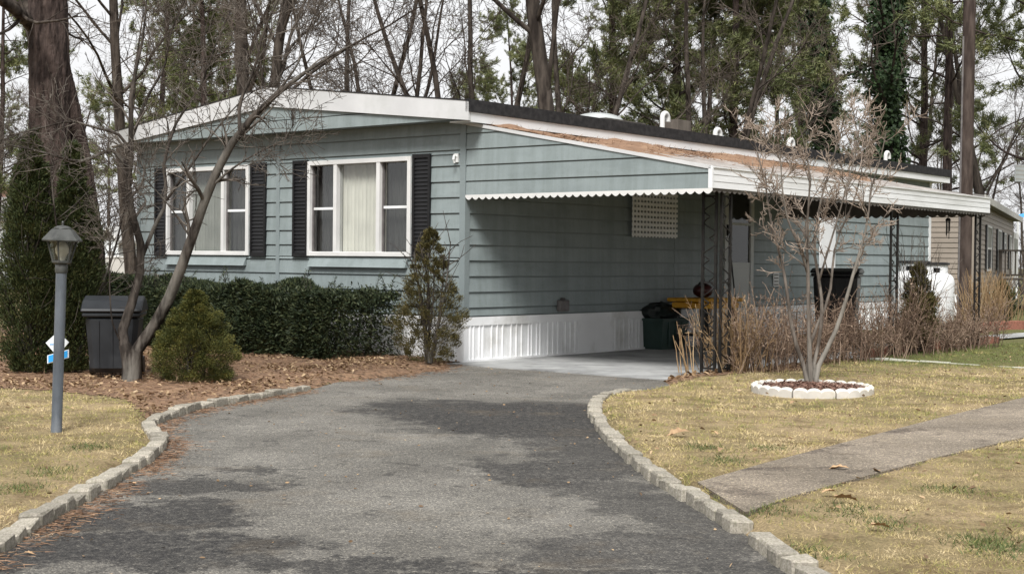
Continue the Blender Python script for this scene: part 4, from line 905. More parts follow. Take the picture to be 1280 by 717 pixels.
gas_tank(1142, 27.2, 347, 'second white propane tank half hidden behind the narrow evergreen', 0.2)
# hanging wind chime at the far corner of the carport
wc = h2w(CW-0.62, CL-0.1, CB-0.02); wp = thing('wind_chime', 'small dark wind chime hanging at the far end of the carport', 'wind chime', tuple(wc))
MB().lathe([(0.04, -0.10), (0.04, -0.07), (0.02, -0.05)], 12).tube([(0, 0, -0.05), (0, 0, 0.03)], 0.006, 5).build('top_disc', M['shutter'], wp)
for i in range(5):
    a = i*1.257; MB().tube([(0.028*math.cos(a), 0.028*math.sin(a), -0.10), (0.028*math.cos(a), 0.028*math.sin(a), -0.26-0.03*i)], 0.006, 6).build('chime_tube', M['shutter'], wp)

# ------------------------------------------------------------------ lamp post and yard sign
lb = gp(70.5, 541, ZL-0.01); lamp = thing('lamp_post', 'blue grey lamp post with lantern head standing on the straw lawn', 'lamp post', tuple(lb))
tilt = 0.026; lamp.rotation_euler = (0.0, tilt, 0.0)
pz = at(76, 331, lb[1])[2]-lb[2]; lt = at(76, 281, lb[1])[2]-lb[2]; hr = lt-pz; print('lamp', lb, pz, lt)
MB().lathe([(0.040, -0.15), (0.040, 0.05), (0.0375, 0.06), (0.0375, pz-0.02)], 20).build('post', M['lamp'], lamp, smooth=True)
MB().lathe([(0.042, pz-0.055), (0.044, pz-0.05), (0.044, pz-0.0), (0.042, pz+0.004)], 20).build('collar', M['lamphead'], lamp, smooth=True)
zb_, zt_ = pz+0.004, pz+hr*0.63
rb, rt_ = 0.062, 0.105
MB().lathe([(0.045, zb_), (rb+.006, zb_+.012), (rb+.008, zb_+.028)], 6).build('lantern_base', M['lamphead'], lamp)
for i in range(6):
    a0, a1 = 2*math.pi*(i+.5)/6, 2*math.pi*(i+1.5)/6
    pb, ptop = np.array([rb*math.cos(a0), rb*math.sin(a0), zb_+.026]), np.array([rt_*math.cos(a0), rt_*math.sin(a0), zt_])
    MB().tube([pb, ptop], .0065, 6).build('lantern_bar', M['lamphead'], lamp)
    P = [(rb*math.cos(a0)*.97, rb*math.sin(a0)*.97, zb_+.026), (rb*math.cos(a1)*.97, rb*math.sin(a1)*.97, zb_+.026), (rt_*math.cos(a1)*.97, rt_*math.sin(a1)*.97, zt_), (rt_*math.cos(a0)*.97, rt_*math.sin(a0)*.97, zt_)]
    MB().prism(P, (-0.002*math.cos((a0+a1)/2), -0.002*math.sin((a0+a1)/2), 0)).build('lantern_pane', M['lampglass'], lamp)
MB().lathe([(0.138, zt_-.012), (0.142, zt_-.004), (0.136, zt_+.006), (0.075, zt_+hr*.26), (0.055, zt_+hr*.28)], 6).build('lantern_roof', M['lamphead'], lamp)
MB().lathe([(0.062, zt_+hr*.275), (0.060, zt_+hr*.30), (0.035, zt_+hr*.345), (0.008, zt_+hr*.36), (0.007, zt_+hr*.40), (0.010, zt_+hr*.43), (0.003, zt_+hr*.47)], 18).build('finial', M['lamphead'], lamp, smooth=True)
MB().lathe([(0.022, zb_+.028), (0.026, zb_+.05), (0.046, zb_+.085), (0.048, zb_+.11), (0.036, zb_+.140), (0.018, zb_+.160)], 16).build('bulb', M['bulb'], lamp, smooth=True)
# yard sign staked just behind the post
sgY = lb[1]+0.22
sp = at(70, 425, sgY); k = sgY/F
sg = thing('yard_sign', 'small white diamond sign over a blue placard staked behind the lamp post', 'yard sign', (sp[0], sp[1], ZL))
def dz(px, py): q = at(px, py, sgY); return q[0]-sp[0], q[2]-ZL
dc = dz(71.5, 429.5); hw, hh = 14.5*k, 15.5*k
MB().prism([(dc[0]-hw, 0, dc[1]+.006), (dc[0], 0, dc[1]-hh), (dc[0]+hw, 0, dc[1]+.012), (dc[0]+.004, 0, dc[1]+hh)], (0, .006, 0)).build('diamond_board', M['signwhite'], sg)
for i, (dx_, wd_) in enumerate([(-9, 1.2), (-7.4, .9), (-6.2, 1.1), (-4.7, .9)]):
    q = dz(71.5+dx_, 430.2); MB().box(q[0], q[0]+wd_*k, -.002, -.0005, q[1]-.6*k, q[1]+.7*k).build('sign_print', M['signblue'], sg)
b0, b1 = dz(59, 449), dz(86, 441.5); hgt_ = 10.5*k
def para(f, y0, y1, mat, nm):
    d = np.array([b1[0]-b0[0], b1[1]-b0[1]]); a0 = np.array(b0)+d*f; a1 = np.array(b1)-d*f; h2_ = hgt_/2*(1-3.2*f)
    MB().prism([(a0[0], y0, a0[1]-h2_), (a1[0], y0, a1[1]-h2_), (a1[0], y0, a1[1]+h2_), (a0[0], y0, a0[1]+h2_)], (0, y1-y0, 0)).build(nm, mat, sg)
para(0.0, 0.0, 0.006, M['signwhite'], 'placard_border'); para(0.055, -0.003, -0.0005, M['signblue'], 'placard')
MB().tube([(dc[0]+.01, .012, -.1), (dc[0]+.012, .012, dc[1])], .007, 6).build('stake', M['lamphead'], sg)

# ------------------------------------------------------------------ ring of white scalloped edging with its tree
rc = gp(1015, 490.5, ZL); RR = 75/F*rc[1]; print('ring', rc, RR)
ring = thing('tree_ring', 'white scalloped concrete edging ring round the multi-stemmed bare tree', 'garden edging', (rc[0], rc[1], ZL-0.02))
nb, per = 9, 3
for i in range(nb):
    a0, a1 = 2*math.pi*(i+0.02)/nb, 2*math.pi*(i+0.98)/nb; n = per*8; V, Fc = [], []
    for j in range(n+1):
        a = a0+(a1-a0)*j/n; h = 0.088+0.022*abs(math.sin(math.pi*per*j/n))**0.6
        ca, sa = math.cos(a), math.sin(a)
        for rr, z in ((RR, 0), (RR+.004, h-.02), (RR-.018, h), (RR-.045, h), (RR-.06, h-.02), (RR-.06, 0)): V.append((rr*ca, rr*sa, z))
    for j in range(n):
        for q in range(6): Fc.append((j*6+q, (j+1)*6+q, (j+1)*6+(q+1) % 6, j*6+(q+1) % 6))
    Fc += [tuple(range(6))[::-1], tuple(n*6+q for q in range(6))]
    MB().add(V, Fc).build('edging_block', M['whiteblock'], ring)
V = [(0, 0, ZL+0.10)] ; n = 40
V = [(rc[0]+RR*.95*f*math.cos(2*math.pi*i/n), rc[1]+RR*.95*f*math.sin(2*math.pi*i/n), ZL+0.045+0.035*(1-f)) for f in (1, .6, .2) for i in range(n)]
struct(MB().add(V, [(j*n+i, j*n+(i+1) % n, (j+1)*n+(i+1) % n, (j+1)*n+i) for j in range(2) for i in range(n)] + [tuple(2*n+i for i in range(n))]).build('mulch', M['redmulch']))
r = np.random.default_rng(21); n = 2600; a = r.random(n)*6.283; q = RR*.93*np.sqrt(r.random(n))
P = np.stack([rc[0]+q*np.cos(a), rc[1]+q*np.sin(a), ZL+0.05+0.035*(1-q/RR)+r.random(n)*.012], 1)
V, Q = cards(P, np.stack([r.normal(size=n), r.normal(size=n), r.normal(0, .25, n)], 1), np.tile([0, 0, 1.], (n, 1))+r.normal(0, .4, (n, 3)), r.uniform(.02, .05, n), r.uniform(.01, .02, n))
stuff(link('bark_chips', np_mesh('bark_chips', V, Q), M['chips']), 'reddish bark chips inside the white ring', 'mulch')

def to_local(V, base): return V-np.asarray(base)
def make_tree(name, label, cat, base, stems, spec, barkm, twigm, seed, rmin=0.004, split=1, group=None, butt=0):
    """stems: list of (world points, radii). trunk = stems (+ first split levels), crown = the finer levels"""
    r = np.random.default_rng(seed); root = thing(name, label, cat, tuple(base), 0, group)
    n = 14; P = np.stack([resample(p, n) for p, _ in stems]); Rd = np.stack([np.interp(np.linspace(0, 1, n), np.linspace(0, 1, len(rd)), rd) for _, rd in stems])
    P = P-np.asarray(base)
    groups, tips = tree_levels(r, (P[butt:], Rd[butt:]), spec, rmin)
    if butt: groups = [(P[:butt], Rd[:butt], 12)] + groups; split += 1
    V, Q = tubes_arrays(groups[:split]); link('trunk', np_mesh('trunk', V, Q, smooth=True), barkm, root)
    V, Q = tubes_arrays(groups[split:]); link('crown', np_mesh('crown', V, Q, smooth=True), twigm, root)
    return root, groups, r

def S_(pts, Y): return [at(x, y, Y+(dy or 0)) for x, y, dy in pts]
# ring tree
bY = gp(1015, 480, ZL+0.05)[1]
st = [(S_([(1010, 481, 0), (1003, 452, .03), (992, 420, .08), (986, 380, .12), (978, 330, .15), (964, 280, .2), (958, 238, .25), (948, 195, .3), (940, 165, .3)], bY), [.024, .021, .018, .015, .012, .009, .007, .005]),
      (S_([(1014, 481, 0), (1012, 440, 0), (1011, 390, .02), (1010, 340, 0), (1008, 290, -.04), (1012, 240, -.1), (1010, 200, -.1), (1000, 160, -.1)], bY), [.026, .024, .021, .018, .014, .010, .007, .005]),
      (S_([(1019, 481, 0), (1024, 455, -.02), (1042, 420, -.05), (1056, 380, -.1), (1070, 330, -.1), (1084, 280, -.1), (1088, 240, -.1), (1100, 200, -.1), (1108, 165, -.1)], bY), [.026, .024, .021, .018, .014, .011, .009, .006, .004]),
      (S_([(1017, 481, .03), (1018, 450, .08), (1026, 415, .1), (1027, 370, .15), (1020, 330, .2), (1018, 300, .2), (1024, 260, .25), (1036, 215, .3), (1050, 170, .3), (1056, 140, .3)], bY), [.022, .02, .018, .016, .013, .011, .009, .007, .004]),
      (S_([(1012, 481, .03), (1010, 445, .1), (1020, 410, .15), (1036, 372, .2), (1040, 340, .2), (1046, 300, .3), (1066, 255, .35), (1078, 210, .4), (1080, 170, .4)], bY), [.018, .017, .015, .013, .010, .008, .006, .004]),
      (S_([(1009, 340, 0), (1000, 310, -.1), (985, 275, -.15), (978, 235, -.2), (975, 190, -.2), (970, 160, -.2)], bY), [.013, .011, .009, .007, .005, .003]),
      (S_([(1024, 350, .1), (1036, 310, 0), (1048, 270, -.05), (1062, 220, -.1), (1072, 180, -.1), (1075, 145, -.1)], bY), [.012, .010, .008, .006, .005, .003])]
spec = [(12, .42, .75, .25, .44, .3, 5, .13, .06, 5, .55), (7, .25, .75, .3, .17, .35, 4, .16, .09, 4, .6), (4, .2, .8, .3, .075, .3, 2, .2, .1, 3, .8)]
make_tree('bare_tree', 'small multi-stemmed bare tree with pale bark growing in the white ring', 'tree', gp(1015, 481, ZL+.03), st, spec, M['bark_pale'], M['twig_pale'], 11, .0040, split=2)

# forked ornamental tree by the bin
oY = gp(163, 476, ZL)[1]; ob = gp(163, 476, ZL)
st = [(S_([(163, 480, 0), (162, 462, 0), (160, 445, 0), (156, 430, 0)], oY), [0.0999, 0.0777, 0.0703, 0.0629]),
      (S_([(168, 478, 0), (166, 455, 0), (172, 436, 0), (186, 418, 0), (208, 380, -.1), (228, 330, -.15), (244, 285, -.2), (262, 235, -.25), (286, 185, -.3), (322, 140, -.4), (362, 105, -.5), (410, 72, -.55), (452, 50, -.6)], oY), [0.0740, 0.0629, 0.0629, 0.0555, 0.0518, 0.0474, 0.0444, 0.0407, 0.0355, 0.0281, 0.0207, 0.0133, 0.0059]),
      (S_([(158, 446, 0), (150, 425, 0), (158, 400, .1), (170, 360, .15), (178, 320, .15), (170, 285, .1), (161, 250, .1), (160, 215, .05), (166, 180, 0), (162, 140, 0), (168, 95, .1), (180, 40, .15), (184, -20, .2)], oY), [0.0555, 0.0503, 0.0459, 0.0407, 0.0385, 0.0340, 0.0311, 0.0281, 0.0237, 0.0192, 0.0148, 0.0104, 0.0059]),
      (S_([(172, 335, .15), (190, 290, .25), (208, 250, .3), (205, 205, .3), (222, 150, .35), (250, 110, .4), (268, 60, .45), (290, 10, .5)], oY), [0.0237, 0.0207, 0.0185, 0.0163, 0.0133, 0.0104, 0.0074, 0.0044]),
      (S_([(161, 210, .05), (140, 188, 0), (118, 196, -.1), (98, 202, -.2), (70, 195, -.3), (36, 186, -.4), (-20, 176, -.5)], oY), [0.0222, 0.0192, 0.0163, 0.0133, 0.0104, 0.0074, 0.0044]),
      (S_([(163, 190, 0), (148, 168, -.1), (120, 160, -.2), (88, 152, -.3), (50, 160, -.4), (0, 172, -.5)], oY), [0.0163, 0.0141, 0.0118, 0.0089, 0.0067, 0.0037]),
      (S_([(164, 175, 0), (185, 120, .1), (205, 85, .1), (214, 40, .1), (236, -10, .1)], oY), [0.0178, 0.0141, 0.0111, 0.0081, 0.0052]),
      (S_([(262, 235, -.25), (285, 215, -.3), (310, 198, -.3), (345, 180, -.3), (370, 168, -.3)], oY), [0.0148, 0.0111, 0.0081, 0.0052, 0.0030]),
      (S_([(300, 165, -.35), (300, 130, -.3), (318, 85, -.3), (330, 40, -.3), (352, -10, -.3)], oY), [0.0207, 0.0163, 0.0126, 0.0089, 0.0052]),
      (S_([(345, 118, -.45), (372, 80, -.5), (385, 40, -.5), (402, 0, -.5)], oY), [0.0133, 0.0096, 0.0067, 0.0037]),
      (S_([(240, 300, -.2), (215, 262, -.3), (192, 235, -.4), (165, 210, -.5), (140, 200, -.5)], oY), [0.0104, 0.0081, 0.0059, 0.0044, 0.0030]),
      (S_([(150, 425, 0), (140, 400, -.1), (137, 350, -.1), (138, 300, -.1), (148, 262, -.1)], oY), [0.0089, 0.0074, 0.0059, 0.0044, 0.0030]),
      (S_([(208, 250, .3), (240, 205, .2), (264, 170, .2), (300, 128, .2), (338, 100, .2)], oY), [0.0163, 0.0133, 0.0096, 0.0067, 0.0037])]
spec = [(13, .36, .8, .3, .60, .35, 6, .14, .03, 5, .5), (7, .2, .8, .3, .28, .35, 4, .17, .03, 3, .6), (4, .2, .8, .35, .12, .3, 2, .2, .02, 3, .8)]
make_tree('bare_tree', 'forked bare ornamental tree leaning across the left window beside the slate bin', 'tree', ob, st, spec, M['bark_orn'], M['twig'], 12, .0032, split=1, butt=1)

# ------------------------------------------------------------------ evergreens
def shell_shrub(name, label, base, H, prof, nfo, fl, fw, mat, stemm, seed, up=0.7, lump_=0.22, inner=0.35, nclump=70, stem=True, sx=1.0, droop=0.0, group=None, cat='shrub', stem_h=1.0):
    """foliage clumps round a profile (radius at height t), each clump a spray of little leaf faces; gaps between clumps show the inside"""
    r = np.random.default_rng(seed); root = thing(name, label, cat, tuple(base), 0, group)
    t = r.random(nclump)**0.85; a = r.random(nclump)*6.283; rr = prof(t)*(0.72+0.28*r.random(nclump))
    C = np.stack([rr*np.cos(a)*sx, rr*np.sin(a), t*H], 1); cs = (0.5+0.7*r.random(nclump))*lump_*np.clip(prof(t)/prof(np.array([.3]))[0], .35, 1.2)
    k = r.integers(0, nclump, nfo); off = norm(r.normal(size=(nfo, 3)))*(r.random(nfo)**0.45)[:, None]
    P = C[k]+off*cs[k][:, None]*np.array([1, 1, .9])
    ni = int(nfo*inner); ti = r.random(ni); ai = r.random(ni)*6.283; ri = prof(ti)*np.sqrt(r.random(ni))*.95
    P = np.concatenate([P, np.stack([ri*np.cos(ai)*sx, ri*np.sin(ai), ti*H], 1)])
    P[:, 2] = np.clip(P[:, 2], .02, None)
    out = norm(P*np.array([1, 1, 0])+1e-6); D = out*.9+np.array([0, 0, up])+r.normal(0, .45, P.shape); D[:, 2] -= droop
    V, Q = cards(P, D, norm(out+r.normal(0, .6, P.shape)), fl*r.uniform(.6, 1.4, len(P)), fw*r.uniform(.7, 1.3, len(P)))
    link('foliage', np_mesh('foliage', V, Q), mat, root)
    if stem:
        ns = 7; g = growlev(r, r.normal(0, .03, (ns, 3))*[1, 1, 0], r.normal(0, .16, (ns, 3))*[1, 1, 0]+[0, 0, 1], stem_h*H*r.uniform(.7, .95, ns), .022, .006, 6, .06, .05)
        P2, d2, r2, _, _ = kids(r, g[0], g[1], 12, .05, (.9, .2)); g2 = growlev(r, P2, d2, H*.28, .007, .003, 3, .15, .1)
        V, Q = tubes_arrays([(g[0], g[1], 6), (g2[0], g2[1], 3)]); link('stems', np_mesh('stems', V, Q, smooth=True), stemm, root)
    return root
# round dwarf conifer
db = gp(243, 477, ZL); k = db[1]/F
shell_shrub('dwarf_conifer', 'rounded yellow green dwarf conifer in front of the dark hedge', db, 113*k, lambda t: 53*k*np.interp(t, [0, .12, .30, .55, .78, .92, 1], [.70, .92, 1.0, .82, .50, .25, .08]), 90000, .017, .0062, M['dwarf'], M['bark_orn'], 31, up=.6, lump_=.10, inner=.30, nclump=165, stem_h=.45)
# tall arborvitae pair
def spire(R): return lambda t: R*np.clip(np.minimum((t+.15)/.3, 1)*(1-np.clip((t-.35)/.66, 0, 1)**1.5*.93), .02, 1)
p = gp(28, 468, ZL); shell_shrub('arborvitae', 'tall dark arborvitae at the left edge, behind the lamp post', (p[0], p[1]+.25, ZL), at(28, 165, p[1]+.25)[2]-ZL, spire(.33), 52000, .040, .010, M['arbor'], M['bark_orn'], 33, up=1.0, lump_=.16, nclump=230, inner=.45, cat='tree')
p = gp(84, 466, ZL); shell_shrub('arborvitae', 'dark arborvitae between the lamp lantern and the slate bin', (p[0], p[1]+.15, ZL), at(84, 182, p[1]+.15)[2]-ZL, spire(.32), 52000, .040, .010, M['arbor'], M['bark_orn'], 34, up=1.0, lump_=.16, nclump=230, inner=.45, cat='tree')
# thin bronze conifer at the corner
p = gp(536, 452, .06); k = p[1]/F
shell_shrub('corner_conifer', 'thin bronze green conifer growing at the house corner by the right shutter', (p[0], p[1], .05), 166*k, lambda t: 49*k*np.clip(np.where(t < .25, .55+t*1.6, 1-((t-.25)/.78)**1.3*.95), .03, 1), 20000, .032, .009, M['arbor2'], M['bark_orn'], 35, up=1.0, lump_=.10, inner=.34, nclump=150)
# narrow shrub in the bed
p = h2w(CP+.05, 5.8, .1); shell_shrub('narrow_evergreen', 'narrow dull evergreen with bare whips above it, beside the white gas tank', tuple(p), 1.22, spire(.25), 11000, .05, .014, M['arbor2'], M['bark_orn'], 36, up=1.3, lump_=.12, nclump=70, inner=.5)
# yew hedge along the front wall
def hedge():
    r = np.random.default_rng(41)
    root = thing('yew_hedge', 'dark clipped yew hedge along the front wall below the windows', 'hedge', (X0, Y0, 0), -TH)
    x0, x1, y0, y1 = -6.5, -0.85, -1.45, -.25
    n = 150000; P = np.empty((n, 3)); f = r.random(n)
    P[:, 0] = r.uniform(x0, x1, n); P[:, 1] = r.uniform(y0, y1, n)
    topz = .86 + .06*np.sin(P[:, 0]*1.9) + .055*np.sin(P[:, 0]*4.7+1) + .03*np.sin(P[:, 0]*11+P[:, 1]*5) + .03*np.sin(P[:, 1]*6+P[:, 0]*3) + .06*(P[:, 0] < -3.5)
    front = y0 + .08*np.sin(P[:, 0]*2.7+.5) + .06*np.sin(P[:, 0]*6.1)
    top = f < .36; P[:, 2] = np.where(top, topz-np.abs(r.normal(0, .06, n)), .06+(topz-.06)*r.random(n)**.8)
    fr = (~top) & (f < .80); bulge = .10*np.sin(np.clip(P[:, 2]/.8, 0, 1)*3.1); P[fr, 1] = (front-bulge+np.abs(r.normal(0, .07, n)))[fr]
    ends = f > .96; P[ends, 0] = np.where(r.random(ends.sum()) < .5, x1, x0)+r.normal(0, .08, ends.sum())
    D = np.where(top[:, None], np.array([0, -.3, 1.]), np.array([0, -1., .35]))+r.normal(0, .55, (n, 3))
    V, Q = cards(P, D, r.normal(size=(n, 3)), r.uniform(.035, .08, n), r.uniform(.012, .024, n))
    link('foliage', np_mesh('foliage', V, Q), M['yew'], root)
    # long shoots above the clipped top
    m_ = 75; S0 = np.stack([r.uniform(x0, x1, m_), r.uniform(y0+.2, y1, m_), np.full(m_, .78)], 1); S0[:30, 0] = r.uniform(x0, -3.6, 30)
    g = growlev(r, S0, np.tile([0, -.1, 1.], (m_, 1))+r.normal(0, .35, (m_, 3)), r.uniform(.18, .42, m_), .005, .003, 5, .14, .05)
    P2, d2, _, t2, _ = kids(r, g[0], g[1], 34, .3, (.9, .25)); V, Q = cards(P2, d2, r.normal(size=P2.shape), .045, .010)
    link('new_shoots', np_mesh('new_shoots', V, Q), M['yew'], root)
    ns = 40; g0 = growlev(r, np.stack([r.uniform(x0+.2, x1-.2, ns), r.uniform(y0+.3, y1-.2, ns), np.zeros(ns)+.02], 1), np.tile([0, -.2, 1.], (ns, 1))+r.normal(0, .4, (ns, 3)), .75, .02, .006, 5, .12, 0)
    V1, Q1 = tubes_arrays([(g[0], g[1], 3), (g0[0], g0[1], 5)]); link('stems', np_mesh('stems', V1, Q1, smooth=True), M['bark_orn'], root)['kind'] = 'stuff'
hedge()

# ------------------------------------------------------------------ dried weeds in the bed along the carport, and red brick edging
def weeds():
    r = np.random.default_rng(51); n = 640
    ys_ = r.random(n)*7.75+.5; xw = CP+.02+np.abs(r.normal(0, .24, n))*np.sign(r.random(n)-.25); xw = np.clip(xw, CP-.3, CP+.50)
    B = np.array([h2w(a, b, .06) for a, b in zip(xw, ys_)])
    hg = (.66+.12*np.sin(ys_*1.7)+.1*np.sin(ys_*4.1))*np.where(ys_ > 5.5, .72, 1)*r.uniform(.35, 1.25, n)
    g = growlev(r, B, np.tile([0, 0, 1.], (n, 1))+r.normal(0, .22, (n, 3)), hg, .0055, .0028, 6, .10, .02)
    P2, d2, r2, t2, _ = kids(r, g[0], g[1], 7, .25, (.6, .25)); g2 = growlev(r, P2, d2, .17*np.exp(r.normal(0, .4, len(P2))), .0032, .002, 3, .2, .03)
    P3, d3, _, _, _ = kids(r, g2[0], g2[1], 3, .2, (.9, .4)); V3, Q3 = cards(P3, d3+[0, 0, -.4], r.normal(size=P3.shape), r.uniform(.02, .055, len(P3)), r.uniform(.006, .014, len(P3)))
    V, Q = tubes_arrays([(g[0], g[1], 3), (g2[0], g2[1], 3)])
    stuff(link('dried_weeds', np_mesh('dried_weeds', np.concatenate([V, V3]), np.concatenate([Q, Q3+len(V)])), M['weed']), 'thicket of dried brown weed stalks in the bed along the carport', 'dried weeds')
    # straw coloured clump at the front post
    n = 140; c = h2w(CP-.02, .75, .06); B = c+r.normal(0, .16, (n, 3))*[1, 1, 0]
    g = growlev(r, B, np.tile([0, 0, 1.], (n, 1))+r.normal(0, .25, (n, 3)), r.uniform(.4, .95, n), .005, .002, 6, .09, -.01)
    P2, d2, _, _, _ = kids(r, g[0], g[1], 8, .3, (.7, .3)); V3, Q3 = cards(P2, d2, r.normal(size=P2.shape), r.uniform(.04, .09, len(P2)), .009)
    V, Q = tubes_arrays([(g[0], g[1], 3)])
    o = link('dry_grass_clump', np_mesh('dry_grass_clump', np.concatenate([V, V3]), np.concatenate([Q, Q3+len(V)])), M['straw']); tag(o, 'tan clump of dry stalks growing at the foot of the front post', 'dried plant')
    # few bare canes leaning by the slab
    n = 9; c = h2w(CP-.36, .25, .05); g = growlev(r, c+r.normal(0, .05, (n, 3))*[1, 1, 0], np.tile([-.18, 0, 1.], (n, 1))+r.normal(0, .13, (n, 3)), r.uniform(.4, .62, n), .007, .004, 5, .04, 0)
    V, Q = tubes_arrays([(g[0], g[1], 5)]); tag(link('bare_canes', np_mesh('bare_canes', V, Q, smooth=True), M['straw']), 'few pale bare canes sprouting left of the front iron post', 'dried plant')
    # whips over the narrow evergreen
    n = 26; c = h2w(CP+.05, 5.8, .1); g = growlev(r, c+r.normal(0, .09, (n, 3))*[1, 1, 0], np.tile([0, 0, 1.], (n, 1))+r.normal(0, .13, (n, 3)), r.uniform(1.1, 1.75, n), .006, .0025, 7, .05, .02)
    P2, d2, _, _, _ = kids(r, g[0], g[1], 6, .4, (.5, .2)); g2 = growlev(r, P2, d2, .2, .003, .002, 3, .1, .05)
    V, Q = tubes_arrays([(g[0], g[1], 4), (g2[0], g2[1], 3)]); tag(link('bare_shrub', np_mesh('bare_shrub', V, Q, smooth=True), M['twig']), 'upright bare whips rising out of the narrow evergreen', 'shrub')
weeds()
be = [gp(x, y, ZL)[:2] for x, y in [(905, 470), (960, 466), (1010, 462), (1060, 450), (1100, 444), (1150, 437), (1200, 432), (1243, 428)]]
be = resample(be, 60)
def brickrow(path, label, size, mat, name='brick_edging', part='brick', z=ZL, gap=.012, hump=False, start=0.0):
    root = thing(name, label, 'garden edging'); s = np.r_[0, np.cumsum(np.linalg.norm(np.diff(path, axis=0), axis=1))]; x = start
    me = MB().box(-.5, .5, -.5, .5, 0, 1).mesh(part); me.materials.append(mat)
    while x < s[-1]:
        a = np.array([np.interp(q, s, path[:, 0]) for q in (x, x+size[0])]); b = np.array([np.interp(q, s, path[:, 1]) for q in (x, x+size[0])])
        o = bpy.data.objects.new(part, me); COL.objects.link(o); o.parent = root; o.location = (a.mean(), b.mean(), z-.03+random.uniform(-.008, .008))
        o.rotation_euler = (random.uniform(-.08, .08), random.uniform(-.05, .05), math.atan2(b[1]-b[0], a[1]-a[0])+random.uniform(-.05, .05)); o.scale = (size[0]-gap, size[1], size[2]+.03)
        mod = o.modifiers.new('bevel', 'BEVEL'); mod.width = .012; mod.segments = 1
        x += size[0]
    return root
brickrow(be[26:], 'low row of red bricks edging the weed bed beside the green grass', (.23, .10, .10), M['brick'])
ls = resample([gp(x, y, ZL)[:2] for x, y in [(1072, 447.5), (1130, 450), (1180, 453), (1240, 457), (1310, 462)]], 40)
brickrow(ls, 'thin line of pale flat stones laid in the lawn', (.42, .05, .008), M['soilstone'], 'stone_edging', 'stone', gap=.02)
re_ = resample([gp(x, y, ZL)[:2] for x, y in [(1214, 416), (1245, 413), (1280, 411), (1330, 409)]], 30)
brickrow(re_, 'scalloped red brick edging in front of the tan neighbouring home', (.30, .12, .17), M['brick'])
struct(link('path', np_mesh('path', [(*gp(x, y, ZL)[:2], ZL+.03) for x, y in [(1190, 424), (1340, 413), (1340, 418), (1190, 430)]], [(3, 2, 1, 0)]), M['concrete']))
# ------------------------------------------------------------------ the neighbouring homes
AL = math.atan(0.42); na, ca_ = math.sin(AL), math.cos(AL)
nc = at(1217, 300, 34.0)
nb_ = thing('tan_home', 'tan sided mobile home with dark shutters beyond the utility pole', 'mobile home', (nc[0], nc[1], 0), -AL)
def nside(px, py, x=0.0):
    d = ray(px, py); o = O-np.array([nc[0], nc[1], 0]); o = np.array([o[0]*ca_-o[1]*na, o[0]*na+o[1]*ca_, o[2]]); dd = np.array([d[0]*ca_-d[1]*na, d[0]*na+d[1]*ca_, d[2]])
    p = o+dd*((x-o[0])/dd[0]); return p[1], p[2]
NZ, NLn, NW = 2.86, 16.0, 7.0
MB().box(-NW, -0.03, 0.02, NLn, .1, NZ).build('wall', M['tan'], nb_)
h = .125; z = .62; i = 0
while z < NZ-.02:
    z1 = min(z+h, NZ)
    MB().prism([(-NW, -0.004, z+.012), (-NW, 0.012, z+.004), (-NW, 0.019, z), (-NW, 0.019, z1)] and [(-NW, -.014, z), (-NW, .018, z), (-NW, .018, z1-.002), (-NW, .004, z1-.002)], (NW-.05, 0, 0)).build('siding_board', M['tan'], nb_)
    MB().prism([(-.028, 0, z), (.014, 0, z), (-.002, 0, z1-.002), (-.028, 0, z1-.002)], (0, NLn, 0)).build('siding_board', M['tan'], nb_)
    z = z1
MB().box(-.05, .022, -.022, .06, .1, NZ).build('corner_post', M['tan'], nb_)
MB().box(-NW, -.05, -.01, .019, .1, .62).build('skirting', M['skirt'], nb_); MB().box(-.029, .01, .06, NLn, .1, .62).build('skirting', M['skirt'], nb_)
MB().prism([(-NW-.25, -.25, NZ), (.25, -.25, NZ), (.25, -.25, NZ+.14), (-NW/2, -.25, NZ+.62), (-NW-.25, -.25, NZ+.14)], (0, NLn+.5, 0)).build('roof', M['fargrey'], nb_)
MB().box(.251, .28, -.26, NLn+.26, NZ-.02, NZ+.15).build('eave_fascia', M['tanroof'], nb_)
for (p0, p1, yt, yb) in [(1232.5, 1238, 282, 339), (1246, 1250, 287, 339), (1254, 1256, 291, 316), (1260.5, 1263, 294, 336)]:
    a, _ = nside(p0, 300); b, _ = nside(p1, 300); mid = (p0+p1)/2; zt2 = nside(mid, yt)[1]; zb2 = nside(mid, yb)[1]
    fr = MB().box(.0, .05, a, a+.06, zb2, zt2).box(.0, .05, b-.06, b, zb2, zt2).box(.0, .05, a+.06, b-.06, zb2, zb2+.06).box(.0, .05, a+.06, b-.06, zt2-.06, zt2).build('window', M['white'], nb_)
    MB().box(.0, .045, a+.06, b-.06, (zb2+zt2)/2-.025, (zb2+zt2)/2+.025).build('meeting_rail', M['white'], fr)
    MB().box(.018, .024, a+.06, b-.06, zb2+.06, (zb2+zt2)/2-.025).build('pane', M['dark'], fr); MB().box(.018, .024, a+.06, b-.06, (zb2+zt2)/2+.025, zt2-.06).build('pane', M['blindg'], fr)
    wd = .36
    for q0, q1 in ((a-wd-.01, a-.01), (b+.01, b+wd+.01)): MB().box(.012, .045, q0, q1, zb2, zt2).build('shutter', M['shutter'], nb_)
a, _ = nside(1265.5, 300); b, _ = nside(1271, 300); dzt = nside(1268, 291)[1]; dzb = nside(1268, 326)[1]
dr = MB().box(.0, .05, a, b, dzb-.9, dzt).build('door', M['white'], nb_); MB().box(.051, .056, a+.2, b-.2, (dzt+dzb)/2-.2, dzt-.2).build('pane', M['blindg'], dr)
